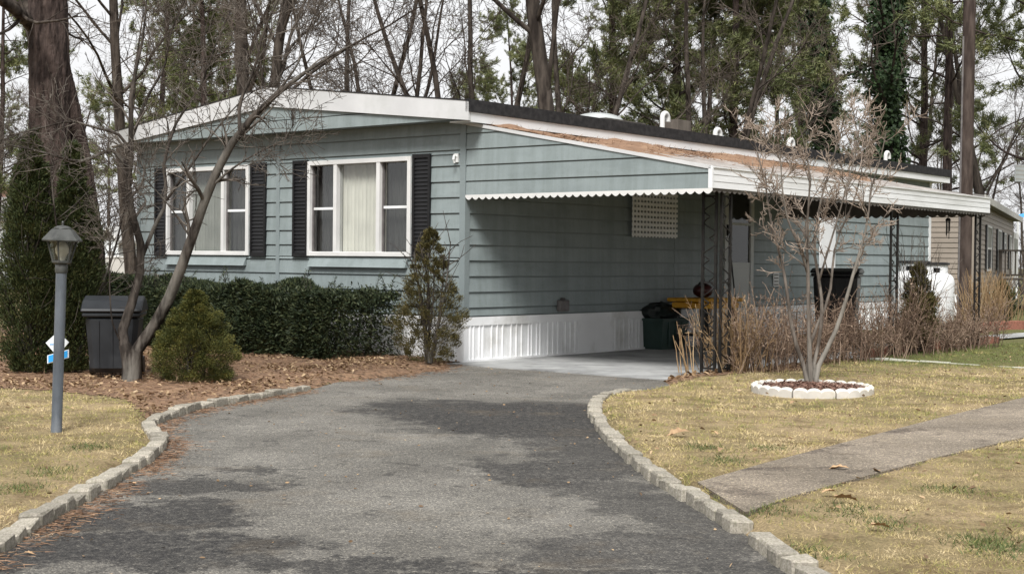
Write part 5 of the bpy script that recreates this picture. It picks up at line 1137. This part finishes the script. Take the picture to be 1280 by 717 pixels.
# its wooden porch deck
da, _ = nside(1259, 340, .3); db_ = da+4.2
dk = thing('porch_deck', 'weathered wooden porch deck with railing at the tan home', 'deck', (nc[0], nc[1], 0), -AL)
zd = nside(1270, 352, 1.0)[1]; zr = nside(1262, 325, 1.0)[1]; print('deck', zd, zr, da); zd = min(max(zd, .8), 1.2); zr = max(zr, zd+.8)
for i in range(12): MB().box(.06, 2.4, da+.35*i, da+.35*i+.33, zd-.04, zd).build('deck_board', M['deck'], dk)
for q in np.arange(0, 4.21, 1.05): MB().box(2.3, 2.4, da+q, da+q+.09, .1, zr).build('post', M['deck'], dk)
MB().box(.06, .15, da, da+.09, .1, zr).build('post', M['deck'], dk); MB().box(1.2, 1.29, da, da+.09, .1, zr).build('post', M['deck'], dk)
MB().box(.05, 2.42, da-.02, da+.12, zr, zr+.05).build('rail', M['deck'], dk); MB().box(2.28, 2.42, da+.121, db_+.1, zr, zr+.05).build('rail', M['deck'], dk)
MB().box(.05, 2.3, da+.02, da+.07, zd+.08, zd+.14).build('rail', M['deck'], dk)
for q in np.arange(.22, 2.3, .14): MB().box(q, q+.04, da+.025, da+.065, zd+.141, zr-.001).build('baluster', M['deck'], dk)
for q in np.arange(.1, 2.35, .12):
    MB().prism([(q, da+.01, .1), (q+.03, da+.01, .1), (q+.43, da+.01, zd-.05), (q+.40, da+.01, zd-.05)], (0, .01, 0)).build('lattice_slat', M['box'], dk)
    MB().prism([(q+.40, da+.022, .1), (q+.43, da+.022, .1), (q+.03, da+.022, zd-.05), (q, da+.022, zd-.05)], (0, .01, 0)).build('lattice_slat', M['box'], dk)
# blue tarp canopy behind its roof
t0 = at(1272, 275, 54)
tp_ = thing('blue_canopy', 'bright blue tarpaulin canopy showing over the tan home roof', 'canopy', (t0[0], t0[1], 0))
zt1, zt2 = at(1260, 274, 54)[2], at(1275, 260, 54)[2]
V = []; n = 12
for j in range(n+1):
    for i in range(n+1):
        x_, y_ = -.45+2.6*i/n, -1.2+2.4*j/n; V.append((x_, y_, zt1+(zt2-zt1)*math.sin(min(1, (i+.001)/n*1.3)*1.57)*(1-.35*(2*j/n-1)**2)))
MB().add(V, [(j*(n+1)+i, j*(n+1)+i+1, (j+1)*(n+1)+i+1, (j+1)*(n+1)+i) for j in range(n) for i in range(n)]).build('tarpaulin', M['tarp'], tp_, smooth=True)
for x_ in (-.4, 2.1):
    for y_ in (-1.15, 1.15): MB().tube([(x_, y_, .1), (x_, y_, zt1-.05)], .04, 8).build('pole', M['lattice'], tp_)
# utility pole
up0 = at(1204.5, 395, 30); 
pole = thing('utility_pole', 'tall brown wooden utility pole behind the far end of the carport', 'utility pole', (up0[0], up0[1], ZL-.1)); pole.rotation_euler = (0, .003, 0)
MB().lathe([(.145, 0), (.138, 3), (.128, 8), (.12, 11.5)], 18).build('pole_shaft', M['pole'], pole, smooth=True)
MB().tube([(-.145, -.05, .1), (-.135, -.05, 6.2)], .022, 8).build('cable_guard', M['box'], pole, smooth=True)
# white board high on a post at the right
wq = at(1274, 216, 40); wb = thing('notice_board', 'white ribbed board on a tall post at the right edge above the tan home', 'sign board', (wq[0]+.42, wq[1], ZL))
zb3, zt3 = at(1274, 227, 40)[2]-ZL, at(1274, 206, 40)[2]-ZL
MB().box(-.54, .30, -.02, .02, zb3, zt3).build('board', M['farwhite'], wb)
for q in range(4): MB().box(-.52, .28, -.028, -.0205, zb3+(zt3-zb3)*(q+.5)/4, zb3+(zt3-zb3)*(q+.5)/4+.04).build('board_rib', M['white'], wb)
MB().tube([(.12, .06, -.1), (.12, .06, zt3)], .05, 10).build('post', M['deck'], wb)
# white shed and low white wall seen past the leaning trunk, grey-roofed home at the far left
sh0 = at(138, 345, 46); k = 46/F
shd = thing('white_shed', 'small white gabled shed far behind the leaning pine stem', 'shed', (sh0[0], sh0[1], 0), -.35)
sw, sz0, sz1 = 12*k*1.0, at(138, 300, 46)[2], at(138, 286, 46)[2]
MB().box(-sw, sw, 0, 3, .05, sz0).build('wall', M['farwhite'], shd)
MB().prism([(-sw, .001, sz0), (sw, .001, sz0), (0, .001, sz1-.05)], (0, 2.99, 0)).build('gable', M['fargrey'], shd)
for s_ in (-1, 1): MB().prism([(s_*(sw+.12), -.2, sz0-.1), (0, -.2, sz1), (0, -.2, sz1+.09), (s_*(sw+.12), -.2, sz0+.0)], (0, 3.4, 0)).build('roof', M['white'], shd)
MB().box(-.10, .12, -.03, 0, sz0-1.1, sz0-.35).build('window', M['fargrey'], shd)
lw0 = at(142, 345, 40); lwl = thing('low_white_wall', 'low pale wall beyond the bin, under the white shed', 'wall', (lw0[0], lw0[1], 0))
for i in range(6): MB().box(-.5+i*.42, -.5+i*.42+.41, 0, .15, 0, at(142, 322, 40)[2]).build('panel', M['tanroof'], lwl)
MB().box(-.52, 2.05, -.03, .18, at(142, 322, 40)[2]+.001, at(142, 322, 40)[2]+.05).build('coping', M['white'], lwl)
g0 = at(-20, 330, 52); k = 52/F
gh = thing('grey_roofed_home', 'pale home with grey and red roofs at the far left edge', 'house', (g0[0], g0[1], 0))
MB().box(-3.6, 30*k, 0, 5, 0, at(0, 275, 52)[2]).build('wall', M['farwhite'], gh)
MB().prism([(-3.8, -.3, at(0, 276, 52)[2]), (32*k, -.3, at(0, 276, 52)[2]), (30*k, 1.5, at(0, 244, 52)[2]), (-3.6, 1.5, at(0, 244, 52)[2])], (0, 2.6, 0.0)).build('roof', M['fargrey'], gh)
MB().box(-3.4, 28*k, 1.8, 3.2, at(0, 246, 52)[2], at(0, 231, 52)[2]).build('dormer', M['farred'], gh)
MB().box(-.6, .2, -.03, 0, 1.2, 2.3).build('window', M['fargrey'], gh)

# ornamental grass clump and little spruce by the tan home
r = np.random.default_rng(61); c = at(1234, 402, 29.0); c[2] = ZL; n = 420
g = growlev(r, c+r.normal(0, .20, (n, 3))*[1, 1, 0], np.tile([0, 0, 1.], (n, 1))+r.normal(0, .20, (n, 3)), r.uniform(.5, 1.25, n), .008, .003, 6, .05, -.03)
V, Q = tubes_arrays([(g[0], g[1], 3)]); tag(link('ornamental_grass', np_mesh('ornamental_grass', V, Q), M['straw']), 'pale tan clump of ornamental grass in front of the tan home windows', 'ornamental grass')
c = at(1253, 402, 31); shell_shrub('small_conifer', 'small dark conifer beside the deck, right of the tan grass clump', (c[0], c[1], ZL), .9, spire(.26), 3500, .07, .02, M['arbor'], M['bark_orn'], 62, nclump=40, lump_=.14)

# ------------------------------------------------------------------ woods: prototypes, then placed one by one
def proto_bare(seed, H, r0, stems=1, spread=.12, low=.18):
    r = np.random.default_rng(seed); n = 16
    P, R = growlev(r, r.normal(0, .10, (stems, 3))*[1, 1, 0], np.tile([0, 0, 1.], (stems, 1))+r.normal(0, spread, (stems, 3))*[1, 1, 0], H*r.uniform(.85, 1, stems), r0, r0*.18, n-1, .035, .03)
    k1 = max(6, int(20/stems))
    spec = [(k1, low, .72, .22, H*.24, .3, 8, .11, .05, 6, .36), (7, .2, .7, .28, H*.10, .35, 5, .14, .04, 4, .5), (6, .15, .75, .3, H*.045, .35, 4, .17, .04, 3, .6), (3, .2, .8, .3, H*.022, .3, 2, .18, .03, 3, .8)]
    g, tips = tree_levels(r, (P, R), spec, .0055)
    a = np_mesh('trunk', *tubes_arrays(g[:2]), smooth=True); b = np_mesh('crown', *tubes_arrays(g[2:])); a.materials.append(M['bark_grey']); b.materials.append(M['twig_far']); return [('trunk', a), ('crown', b)]
def proto_pine(seed, H, r0, low=.30, nl=34, dense=1.0, bark_=None):
    r = np.random.default_rng(seed); n = 16
    P, R = growlev(r, np.zeros((1, 3)), np.array([[r.normal(0, .03), r.normal(0, .03), 1.]]), H, r0, r0*.2, n-1, .018, .03)
    g = [(P, R, 10)]
    p, d, rr, t, _ = kids(r, P, R, nl, low, (1.25, .18)); Ln = H*.20*(1.25-t)*np.exp(r.normal(0, .25, nl))
    L1 = growlev(r, p, d, Ln, rr*.32, rr*.06+.004, 7, .12, .05); g.append((*L1, 6))
    p, d, rr, t, _ = kids(r, *L1, 8, .25, (.75, .25)); L2 = growlev(r, p, d, H*.055*np.exp(r.normal(0, .3, len(p))), .009, .004, 4, .15, .07); g.append((*L2, 4))
    p, d, rr, t, _ = kids(r, *L2, int(5*dense), .30, (.6, .3)); L3 = growlev(r, p, d, .28, .0045, .003, 2, .15, .12); g.append((*L3, 3))
    C = np.concatenate([L3[0][:, -1], L3[0][:, 1], L2[0][:, -1]]); T = np.concatenate([d, d, norm(L2[0][:, -1]-L2[0][:, -2])])
    kk = 22; Cn = np.repeat(C, kk, 0)+r.normal(0, .035, (len(C)*kk, 3)); Dn = np.repeat(T, kk, 0)*.7+r.normal(0, .65, Cn.shape)+[0, 0, .15]
    V, Tt = blades(Cn, Dn, r.uniform(.10, .20, len(Cn)), .027, r)
    a = np_mesh('trunk', *tubes_arrays(g[:2]), smooth=True); b = np_mesh('limbs', *tubes_arrays(g[2:])); c = np_mesh('needles', V, None, Tt)
    a.materials.append(bark_ or M['bark_pine']); b.materials.append(M['twig_far']); c.materials.append(M['needle']); return [('trunk', a), ('limbs', b), ('crown', c)]
bare = [proto_bare(100, 14, .16, 1, .05, .2), proto_bare(101, 13, .11, 2, .14, .15), proto_bare(102, 11, .085, 4, .22, .12), proto_bare(103, 16, .15, 1, .04, .24), proto_bare(104, 9, .07, 5, .26, .1)]
pine = [proto_pine(110, 17, .17, .18, 40), proto_pine(111, 16, .15, .24, 38), proto_pine(112, 14, .14, .12, 46), proto_pine(113, 19, .18, .36, 32)]
def plant(kind, proto, px, Y, s, rz, label, group, lean=(0, 0), base_z=0.05):
    p = at(px, 400, Y); root = thing(kind, label, 'tree', (p[0], p[1], base_z), rz, group); root.rotation_euler = (lean[0], lean[1], rz); root.scale = (s, s, s)
    for nm, me in proto:
        o = bpy.data.objects.new(nm, me); COL.objects.link(o); o.parent = root
    return root
GB, GP_ = 'bare trees of the wood behind the homes', 'pines of the wood behind the homes'
B_, P_ = 'bare_tree', 'pine_tree'
T_ = [
 (B_, bare[3], 159, 36, 1.15, .4, 'straight dark bare trunk rising behind the left end of the white gable fascia'),
 (B_, bare[3], 304, 29, 1.0, 2.0, 'thick bare trunk over the left half of the gable, left of its close twin'),
 (B_, bare[0], 324, 30, 1.2, 3.1, 'bare trunk close beside the thicker twin above the gable'),
 (B_, bare[1], 415, 36, 1.0, .9, 'twiggy bare tree behind the gable peak, right of the twin trunks'),
 (B_, bare[2], 478, 34, 1.05, 2.2, 'many stemmed bare tree above the cream blind window'),
 (B_, bare[2], 600, 30, 1.1, 4.1, 'forking bare tree behind the front corner of the black roof edge'),
 (B_, bare[3], 711, 27, 1.25, 5.5, 'big bare trunk rising just left of the skylight dome'),
 (B_, bare[1], 690, 28.5, .9, 1.2, 'leaning bare tree at the left of the big trunk by the skylight dome'),
 (B_, bare[2], 868, 33, 1.1, .2, 'arching bare tree behind the white vent pipes'),
 (B_, bare[1], 1247, 44, 1.25, 2.6, 'broad grey forked bare tree right of the utility pole'),
 (P_, pine[2], 775, 36, 1.0, .4, 'dense pine right of the big bare trunk over the skylight dome'),
 (P_, pine[0], 842, 39, 1.0, 1.4, 'tall pine behind the first white vent pipe'),
 (P_, pine[2], 912, 37, 1.05, 2.4, 'dense green pine behind the second white vent pipe'),
 (P_, pine[0], 1150, 50, 1.05, 4.5, 'open pine between the ivy covered trunks and the utility pole'),
 (P_, pine[3], 1178, 42, .95, .8, 'lean pine immediately left of the utility pole'),
 (P_, pine[1], 1290, 36, 1.0, 5.5, 'pine at the right edge overhanging the white board'),
 (P_, pine[2], 585, 66, .72, 5.0, 'small far pine showing low between the forking bare tree stems'),
 (P_, pine[0], 640, 70, .8, 2.0, 'far pine low over the black roof edge, left of the big bare trunk'),
 (P_, pine[1], 190, 46, .9, 1.1, 'pine behind the left end of the gable fascia'),
 (P_, pine[0], 262, 44, .85, 2.9, 'pine half hidden behind the crossing limbs over the gable'),
 (P_, pine[2], -8, 48, .9, 4.4, 'pine at the left edge beyond the grey roofed home'),
]
for i, (kd, pr, px, Y, s, rz, lab) in enumerate(T_):
    plant(kd, pr, px, Y, s, rz, lab, GB if kd == B_ else GP_, lean=(0, .14 if px == 690 else 0))
rr = random.Random(5)
for i in range(19):
    px = -60+1420*(i+rr.random())/19; Y = rr.uniform(58, 110)
    if 360 < px < 730: continue
    if rr.random() < .6: plant(B_, bare[rr.randrange(5)], px, Y, rr.uniform(.9, 1.3), rr.uniform(0, 6.28), 'thin far bare tree in the wood behind the homes', 'far bare trees')
    else: plant(P_, pine[rr.randrange(4)], px, Y, rr.uniform(.6, .95), rr.uniform(0, 6.28), 'far pine in the wood behind the homes', 'far pines')
for i in range(3):      # extra pines on the right where the wood closes up
    px = rr.uniform(735, 1120); Y = rr.uniform(50, 72); plant(P_, pine[rr.randrange(4)], px, Y, rr.uniform(.8, 1.1), rr.uniform(0, 6.28), 'far pine in the wood behind the homes', 'far pines')
GS = 'added unseen pines round the lot that shade the sky'
for i, (x_, y_) in enumerate([(19, 12), (23, 18), (17, 5), (24, 25), (19, -3), (13, -12), (26, 8), (5, -20), (-4, -24), (-12, -20), (-20, -14), (-9, -28), (10, -26), (-24, -4)]):  # unseen pines added to dim the low sky and give reflections
    root = thing('pine_tree', 'added unseen pine outside the view, shading the sky', 'tree', (x_, y_, .05), i*1.7, GS); root.scale = (1.05,)*3
    for nm, me in pine[i % 3]:
        o = bpy.data.objects.new(nm, me); COL.objects.link(o); o.parent = root
# underbrush along the wood's foot
r = np.random.default_rng(71); n = 2600; x = r.uniform(-60, 75, n); y = r.uniform(52, 100, n)
g = growlev(r, np.stack([x, y, np.full(n, .05)], 1), np.tile([0, 0, 1.], (n, 1))+r.normal(0, .3, (n, 3)), r.uniform(1.0, 3.6, n), .016, .006, 5, .13, .03)
P2, d2, _, _, _ = kids(r, *g, 6, .2, (.6, .25)); g2 = growlev(r, P2, d2, .7*np.exp(r.normal(0, .4, len(P2))), .009, .005, 3, .2, .03)
V, Q = tubes_arrays([(*g, 3), (*g2, 3)]); stuff(link('underbrush', np_mesh('underbrush', V, Q), M['twig_far']), 'brown leafless underbrush along the foot of the wood', 'underbrush')

# the great pine at the left, with a second stem
gY = 19.5; gb = at(62, 420, gY); gb[2] = .05
root = thing('great_pine', 'massive dark pine trunk rising behind the left arborvitae with a leaning second stem', 'tree', tuple(gb), 0)
r = np.random.default_rng(81)
mp = resample([at(64, 470, gY), at(63, 300, gY), at(62, 130, gY), at(60, 0, gY), at(58, -200, gY), at(56, -500, gY)], 40)-gb
sp_ = resample([at(120, 440, gY+.3), at(117, 330, gY+.3), at(108, 250, gY+.3), at(97, 180, gY+.25), at(84, 120, gY+.1), at(72, 70, gY)], 24)-gb
m1 = np.interp(np.linspace(0, 1, 40), [0, .2, .45, 1], [.32, .275, .255, .20]); m2 = np.linspace(.165, .12, 24)
mp2 = resample(mp, 420); m1b = np.interp(np.linspace(0, 1, 420), np.linspace(0, 1, 40), m1)
def plates(path, rad, k, seed):
    rp = np.random.default_rng(seed); V, Q = tubes_arrays([(path[None], rad[None], k)]); n = len(path); a = np.tile(2*np.pi*np.arange(k)/k, n); hgt = np.repeat(path[:, 2], k)
    c = np.repeat(path, k, 0); ridge = np.zeros(len(V))
    for fr, fz, w_ in ((9, 2.1, 1), (14, 3.7, .8), (23, 6.3, .6)):
        ph = rp.uniform(0, 6.28, 3); ridge += w_*(np.abs(np.sin(a*fr/2+ph[0]+1.1*np.sin(hgt*fz+ph[1])+.5*np.sin(hgt*fz*2.7+ph[2])))-.5)
    cross = np.abs(np.sin(hgt*11+2*np.sin(a*3+seed)+1.5*np.sin(a*7)))**.3
    d = (.020*ridge*cross)+rp.normal(0, .003, len(V)); return V+norm(V-c)*d[:, None], Q
V, Q = plates(mp2, m1b, 72, 1)
link('trunk', np_mesh('trunk', V, Q, smooth=True), M['bark_pine'], root)
V, Q = plates(resample(sp_, 220), np.linspace(.165, .12, 220), 44, 2); link('second_stem', np_mesh('second_stem', V, Q, smooth=True), M['bark_pine'], root)
limb = resample([at(45, 38, gY), at(30, 22, gY-.3), at(10, 6, gY-.8), at(-40, -30, gY-1.5)], 12)-gb
limb2 = resample([at(46, 60, gY), at(36, 20, gY+.5), at(33, -20, gY+.8), at(30, -60, gY+.9)], 12)-gb
lr = np.linspace(.10, .05, 12)
g1 = (np.stack([limb, limb2]), np.stack([lr, lr])); P2, d2, rr2, _, _ = kids(r, *g1, 8, .2, (.8, .25)); g2 = growlev(r, P2, d2, 1.4, .03, .008, 6, .13, .02); P3, d3, _, _, _ = kids(r, *g2, 6, .2, (.7, .3)); g3 = growlev(r, P3, d3, .5, .009, .005, 4, .17, .02)
V, Q = tubes_arrays([(*g1, 8), (*g2, 5), (*g3, 3)]); link('crown', np_mesh('crown', V, Q, smooth=True), M['bark_grey'], root)
lp = gp(-12, 440, ZL); lp = at(2, 300, 17.0); lb2 = np.array([lp[0]-.35, lp[1], .05])
# ivy clad trunks
def ivytree(px, Y, seed, label, H=13, rr0=.20, w0=.42):
    p = at(px, 400, Y); root = thing('ivy_tree', label, 'tree', (p[0], p[1], .05)); r = np.random.default_rng(seed)
    P, R = growlev(r, np.zeros((1, 3)), np.array([[.02, 0, 1.]]), H, rr0, rr0*.35, 15, .03, .02)
    k1 = kids(r, P, R, 12, .35, (.9, .2)); L1 = growlev(r, k1[0], k1[1], 2.8, .07, .015, 7, .13, .04); k2 = kids(r, *L1, 6, .2, (.7, .3)); L2 = growlev(r, k2[0], k2[1], 1.0, .018, .006, 5, .16, .03)
    k3 = kids(r, *L2, 6, .2, (.7, .3)); L3 = growlev(r, k3[0], k3[1], .4, .007, .005, 3, .16, .03)
    V, Q = tubes_arrays([(P, R, 9), (*L1, 5)]); link('trunk', np_mesh('trunk', V, Q, smooth=True), M['bark_grey'], root)
    V, Q = tubes_arrays([(*L2, 4), (*L3, 3)]); link('crown', np_mesh('crown', V, Q), M['twig_far'], root)
    n = 15000; t = r.random(n); i = np.clip((t*15).astype(int), 0, 14); f = (t*15-i)[:, None]; C = P[0, i]*(1-f)+P[0, i+1]*f; a = r.random(n)*6.283
    rad = w0*(.55+.5*np.abs(np.sin(t*23+seed))*np.abs(np.sin(a*1.5+t*9)))*np.sqrt(r.uniform(.3, 1, n))*(1.1-.5*t)*1.5
    out = np.stack([np.cos(a), np.sin(a), np.zeros(n)], 1); V, Q = cards(C+out*rad[:, None]+r.normal(0, .06, (n, 3)), out*.4+[0, 0, -.7]+r.normal(0, .4, (n, 3)), out+r.normal(0, .5, (n, 3)), r.uniform(.08, .15, n), r.uniform(.07, .13, n))
    kk = kids(r, *L1, 160, .0, (1.2, .4), .55); V2, Q2 = cards(kk[0]+r.normal(0, .13, kk[0].shape), kk[1]+[0, 0, -.6], r.normal(size=kk[0].shape), .12, .10)
    link('ivy', np_mesh('ivy', np.concatenate([V, V2]), np.concatenate([Q, Q2+len(V)])), M['ivy'], root)
ivytree(1108, 38, 91, 'tree trunk thickly clad in dark ivy behind the right part of the ring tree crown'); ivytree(1046, 40, 92, 'ivy clad leaning trunk left of the thicker ivy covered tree', rr0=.17, w0=.34)

# ------------------------------------------------------------------ litter and grass
def leaf_mesh(P, D, size, r, curl=.35, wid=.55):
    n = len(P); D = norm(D); side = norm(np.cross(D, np.tile([0, 0, 1.], (n, 1))+r.normal(0, .5, (n, 3)))); up = norm(np.cross(side, D)); s = size[:, None]; c = (curl*r.uniform(.2, 1.4, n))[:, None]*s
    V = np.stack([P, P+D*s*.30+side*s*wid*.40+up*c*.5, P+D*s*.72+side*s*wid*.42+up*c*.7, P+D*s+up*c*.4, P+D*s*.68-side*s*wid*.45+up*c*.8, P+D*s*.32-side*s*wid*.38+up*c*.5, P+D*s*.5], 1).reshape(-1, 3)
    b = np.arange(n)[:, None]*7; T = np.concatenate([b+np.array([[0, 6, 1]]), b+np.array([[1, 6, 2]]), b+np.array([[2, 6, 3]]), b+np.array([[3, 6, 4]]), b+np.array([[4, 6, 5]]), b+np.array([[5, 6, 0]])])
    return V, T
def scatter(poly, n, r, excl=()):
    lo, hi = poly.min(0), poly.max(0); P = lo+(hi-lo)*r.random((n, 2)); k = inside(P, poly)
    for e in excl: k &= ~inside(P, e)
    return P[k]
r = np.random.default_rng(95)
P2 = scatter(bed_left, 72000, r, (drive_poly,)); P2 = P2[(P2[:, 0] > -9) & (P2[:, 1] < 22)]
# leaves lie in drifts, more towards the hedge, fewer along the kerb
keep = r.random(len(P2)) < .42+.58*np.sin(P2[:, 0]*3.1+np.sin(P2[:, 1]*2.3))*np.sin(P2[:, 1]*2.7); P2 = P2[keep]
z = gz(P2); n = len(P2); print('bed leaves', n)
V, T = leaf_mesh(np.c_[P2, z+.008+.03*r.random(n)**2], np.stack([r.normal(size=n), r.normal(size=n), r.normal(0, .25, n)], 1), r.uniform(.018, .062, n), r)
stuff(link('leaf_litter', np_mesh('leaf_litter', V, None, T), M['leaf']), 'dry brown oak leaves lying thick on the bed before the hedge', 'fallen leaves')
Pn = scatter(bed_left, 60000, r, (drive_poly,)); Pn = Pn[(Pn[:, 0] > -9) & (Pn[:, 1] < 22)]; n = len(Pn)
V, T = blades(np.c_[Pn, gz(Pn)+.010+.02*r.random(n)], np.stack([r.normal(size=n), r.normal(size=n), r.normal(0, .12, n)], 1), r.uniform(.05, .13, n), .005, r)
stuff(link('bed_needles', np_mesh('bed_needles', V, None, T), M['pineneedle_litter']), 'rusty pine needles among the oak leaves of the left bed', 'pine needles')
# needles and crumbs along both kerbs, on the driveway side; leaf crumbs over lawns and bed edge
def along(path, n, off, sd_, r, flip):
    s = r.random(n)*(len(path)-2); i = s.astype(int); a, b = path[i], path[i+1]; d = norm(b-a); nrm = np.stack([d[:, 1], -d[:, 0]], 1)*flip; o = off+np.abs(r.normal(0, sd_, n)); return a+(b-a)*(s-i)[:, None]+nrm*o[:, None]
A1 = along(left_path, 4200, .06, .09, r, 1); A2 = along(right_path, 3600, .06, .10, r, -1); Ae = np.array(mulch_edge); A3 = along(resample(mulch_edge+[slab_front[0]], 30), 2500, -.08, .16, r, 1)
A = np.concatenate([A1, A2, A3]); k = inside(A, drive_poly); A = A[k]; kk_ = r.random(len(A)) < (.12+.88*np.sin(A[:, 0]*2.1+A[:, 1]*1.7+np.sin(A[:, 1]*3.1))**2); A = A[kk_]; n = len(A)
V, T = blades(np.c_[A, .009+.012*r.random(n)], np.stack([r.normal(size=n), r.normal(size=n), r.normal(0, .06, n)], 1), r.uniform(.03, .10, n), .0045, r)
stuff(link('kerb_needles', np_mesh('kerb_needles', V, None, T), M['pineneedle_litter']), 'rusty pine needles gathered along the foot of the kerbs', 'pine needles')
lawnL = np.array([gp(x, y, ZL)[:2] for x, y in [(-140, 470), (0, 486), (160, 498), (190, 530), (195, 548), (176, 570), (0, 672), (-60, 699), (-500, 720)]]); lawnR = np.array([[1.2, 3.2], [9, 3.2], [9.5, 22], [2.5, 20]])
xmin = np.array([[-9, 3.], [-9, 21], [11, 21], [11, 3.]])
C = scatter(xmin, 3000, r, (drive_poly, walk_poly, slab_poly, bed_right)); C = C[np.hypot(C[:, 0]-rc[0], C[:, 1]-rc[1]) > RR]; n = len(C)
V, T = leaf_mesh(np.c_[C, gz(C)+.022], np.stack([r.normal(size=n), r.normal(size=n), r.normal(0, .2, n)], 1), r.uniform(.015, .05, n), r)
stuff(link('lawn_leaf_crumbs', np_mesh('lawn_leaf_crumbs', V, None, T), M['leaf']), 'small broken dry leaves strewn over the lawns', 'fallen leaves')
C = scatter(drive_poly, 900, r); n = len(C); V, T = leaf_mesh(np.c_[C, np.full(n, .011)], np.stack([r.normal(size=n), r.normal(size=n), r.normal(0, .1, n)], 1), r.uniform(.008, .030, n)**1.0, r, curl=.15)
stuff(link('driveway_crumbs', np_mesh('driveway_crumbs', V, None, T), M['leaf']), 'small leaf crumbs lying on the asphalt driveway', 'fallen leaves')
C = scatter(bed_right, 9000, r, (drive_poly,)); n = len(C); V, T = leaf_mesh(np.c_[C, gz(C)+.012], np.stack([r.normal(size=n), r.normal(size=n), r.normal(0, .25, n)], 1), r.uniform(.03, .085, n), r)
stuff(link('bed_leaves', np_mesh('bed_leaves', V, None, T), M['leaf']), 'dry leaves under the dried weeds along the carport', 'fallen leaves')

# grass: short dormant blades, thinner with distance from the street
def grass():
    r = np.random.default_rng(97); n = 3000000; P = np.stack([r.uniform(-8.5, 10.5, n), r.uniform(3.4, 23, n)], 1)
    dens = np.clip((5.5/P[:, 1])**1.6, .17, 1); k = r.random(n) < dens; P = P[k]; k = np.abs(P[:, 0]) < P[:, 1]*.42+.6; P = P[k]
    k = ~(inside(P, drive_poly) | inside(P, walk_poly) | inside(P, slab_poly) | inside(P, bed_right)); P = P[k]
    inb = inside(P, bed_left); k = ~inb | (r.random(len(P)) < .03); P = P[k]
    k = np.hypot(P[:, 0]-rc[0], P[:, 1]-rc[1]) > RR+.01; P = P[k]
    dk_ = np.minimum(dist(P, drive_poly), 1); P = P[dk_ > .055]
    wob = hnoise(P*9)*60; keep = r.random(len(P)) < np.clip(.78+hnoise(P*3.7+3)*60+hnoise(P*14)*35, .08, 1); P, wob = P[keep], wob[keep]; n = len(P); print('blades', n)
    sc = np.clip(P[:, 1]/9, .8, 1.7); ln = r.uniform(.012, .034, n)*np.clip(1+wob, .6, 1.5)*np.sqrt(sc)
    D = np.stack([r.normal(0, .75, n), r.normal(0, .75, n), r.uniform(.25, 1, n)], 1)
    V, T = blades(np.c_[P, gz(P)-.004], D, ln, .0036*sc, r)
    stuff(link('lawn_grass', np_mesh('lawn_grass', V, None, T), M['blade']), 'short straw coloured dormant grass with green patches', 'grass')
    # greener weedy tufts
    cs = np.array([gp(x, y, ZL)[:2] for x, y in [(1240, 680), (1225, 676), (1262, 688), (1060, 640), (905, 576), (700, 500), (930, 676), (952, 640), (1000, 690), (1185, 610), (880, 560), (960, 560), (60, 590), (20, 610), (110, 560), (1110, 655)]]); P = np.repeat(cs, 230, 0)+r.normal(0, .075, (len(cs)*230, 2))*[1.2, 1.3]
    P = P[~(inside(P, drive_poly) | inside(P, walk_poly))]; n = len(P); V, T = blades(np.c_[P, gz(P)-.003], np.stack([r.normal(0, .6, n), r.normal(0, .6, n), r.uniform(.3, 1, n)], 1), r.uniform(.02, .05, n), .005, r)
    stuff(link('green_tufts', np_mesh('green_tufts', V, None, T), M['tuft']), 'small darker green tufts in the straw lawn', 'grass')
grass()
# large single leaves on the right lawn and path
lf = MB(); pts = [(0, 0), (.10, .05), (.20, .16), (.30, .10), (.42, .26), (.55, .16), (.70, .24), (.80, .10), (1, 0)]
V = [(x, y, .12*y*4*(.4+x)) for x, y in pts]+[(x, -y, .10*y*4*(.5+x)) for x, y in pts[1:-1]][::-1]; V = [(x-.5, y, z+.05*math.sin(x*5)) for x, y, z in V]; c0 = len(V); V += [(x-.5, 0, .05*math.sin(x*5)) for x in (.2, .42, .7)]
lf.add(V, [(0, 1, c0), (1, 2, c0), (2, 3, c0), (3, c0+1, c0), (3, 4, c0+1), (4, 5, c0+1), (5, c0+2, c0+1), (5, 6, c0+2), (6, 7, c0+2), (7, 8, c0+2), (8, 9, c0+2), (9, 10, c0+2), (10, 11, c0+2), (11, c0+1, c0+2), (11, 12, c0+1), (12, 13, c0+1), (13, c0, c0+1), (13, 14, c0), (14, 15, c0), (15, 0, c0)])
lme = lf.mesh('fallen_leaf', True); lme.materials.append(surf('tan_oak_leaf', (.26, .16, .085), (.42, .28, .16), scale=9, rough=.8, bs=.3, objrand=.2))
for (px, py, s, lab) in [(848, 545, .20, 'large tan oak leaf on the lawn between the kerb and the white ring'), (1047, 587, .15, 'tan leaf near the middle of the walkway'), (1096, 590, .11, 'small brown leaf on the right part of the walkway'), (1055, 632, .17, 'brown oak leaf on the lower lawn below the walkway'),
                         (1036, 622, .10, 'small grey brown leaf at the lower edge of the walkway'), (1099, 664, .13, 'russet leaf in the lower lawn near the right bottom'), (900, 568, .10, 'small curled leaf on the lawn just above the walkway corner'), (992, 505, .13, 'dark leaf and twig at the front of the white ring'), (893, 544, .10, 'dark curled leaf right of the large tan oak leaf'),
                         (165, 605, .09, 'pale leaf scrap at the foot of the left kerb'), (36, 692, .05, 'whitish scrap of leaf on the dark asphalt at the lower left')]:
    p = gp(px, py, ZL if not (px == 36 or px == 165) else .01); o = bpy.data.objects.new('fallen_leaf', lme); COL.objects.link(o); o.location = (p[0], p[1], (gz(p[None, :2])[0]+.03) if p[2] > .05 else .015); o.scale = (s, s*.9, s); o.rotation_euler = (random.uniform(-.25, .25), random.uniform(-.25, .25), random.uniform(0, 6.28)); tag(o, lab, 'leaf', 'large single leaves on the ground')
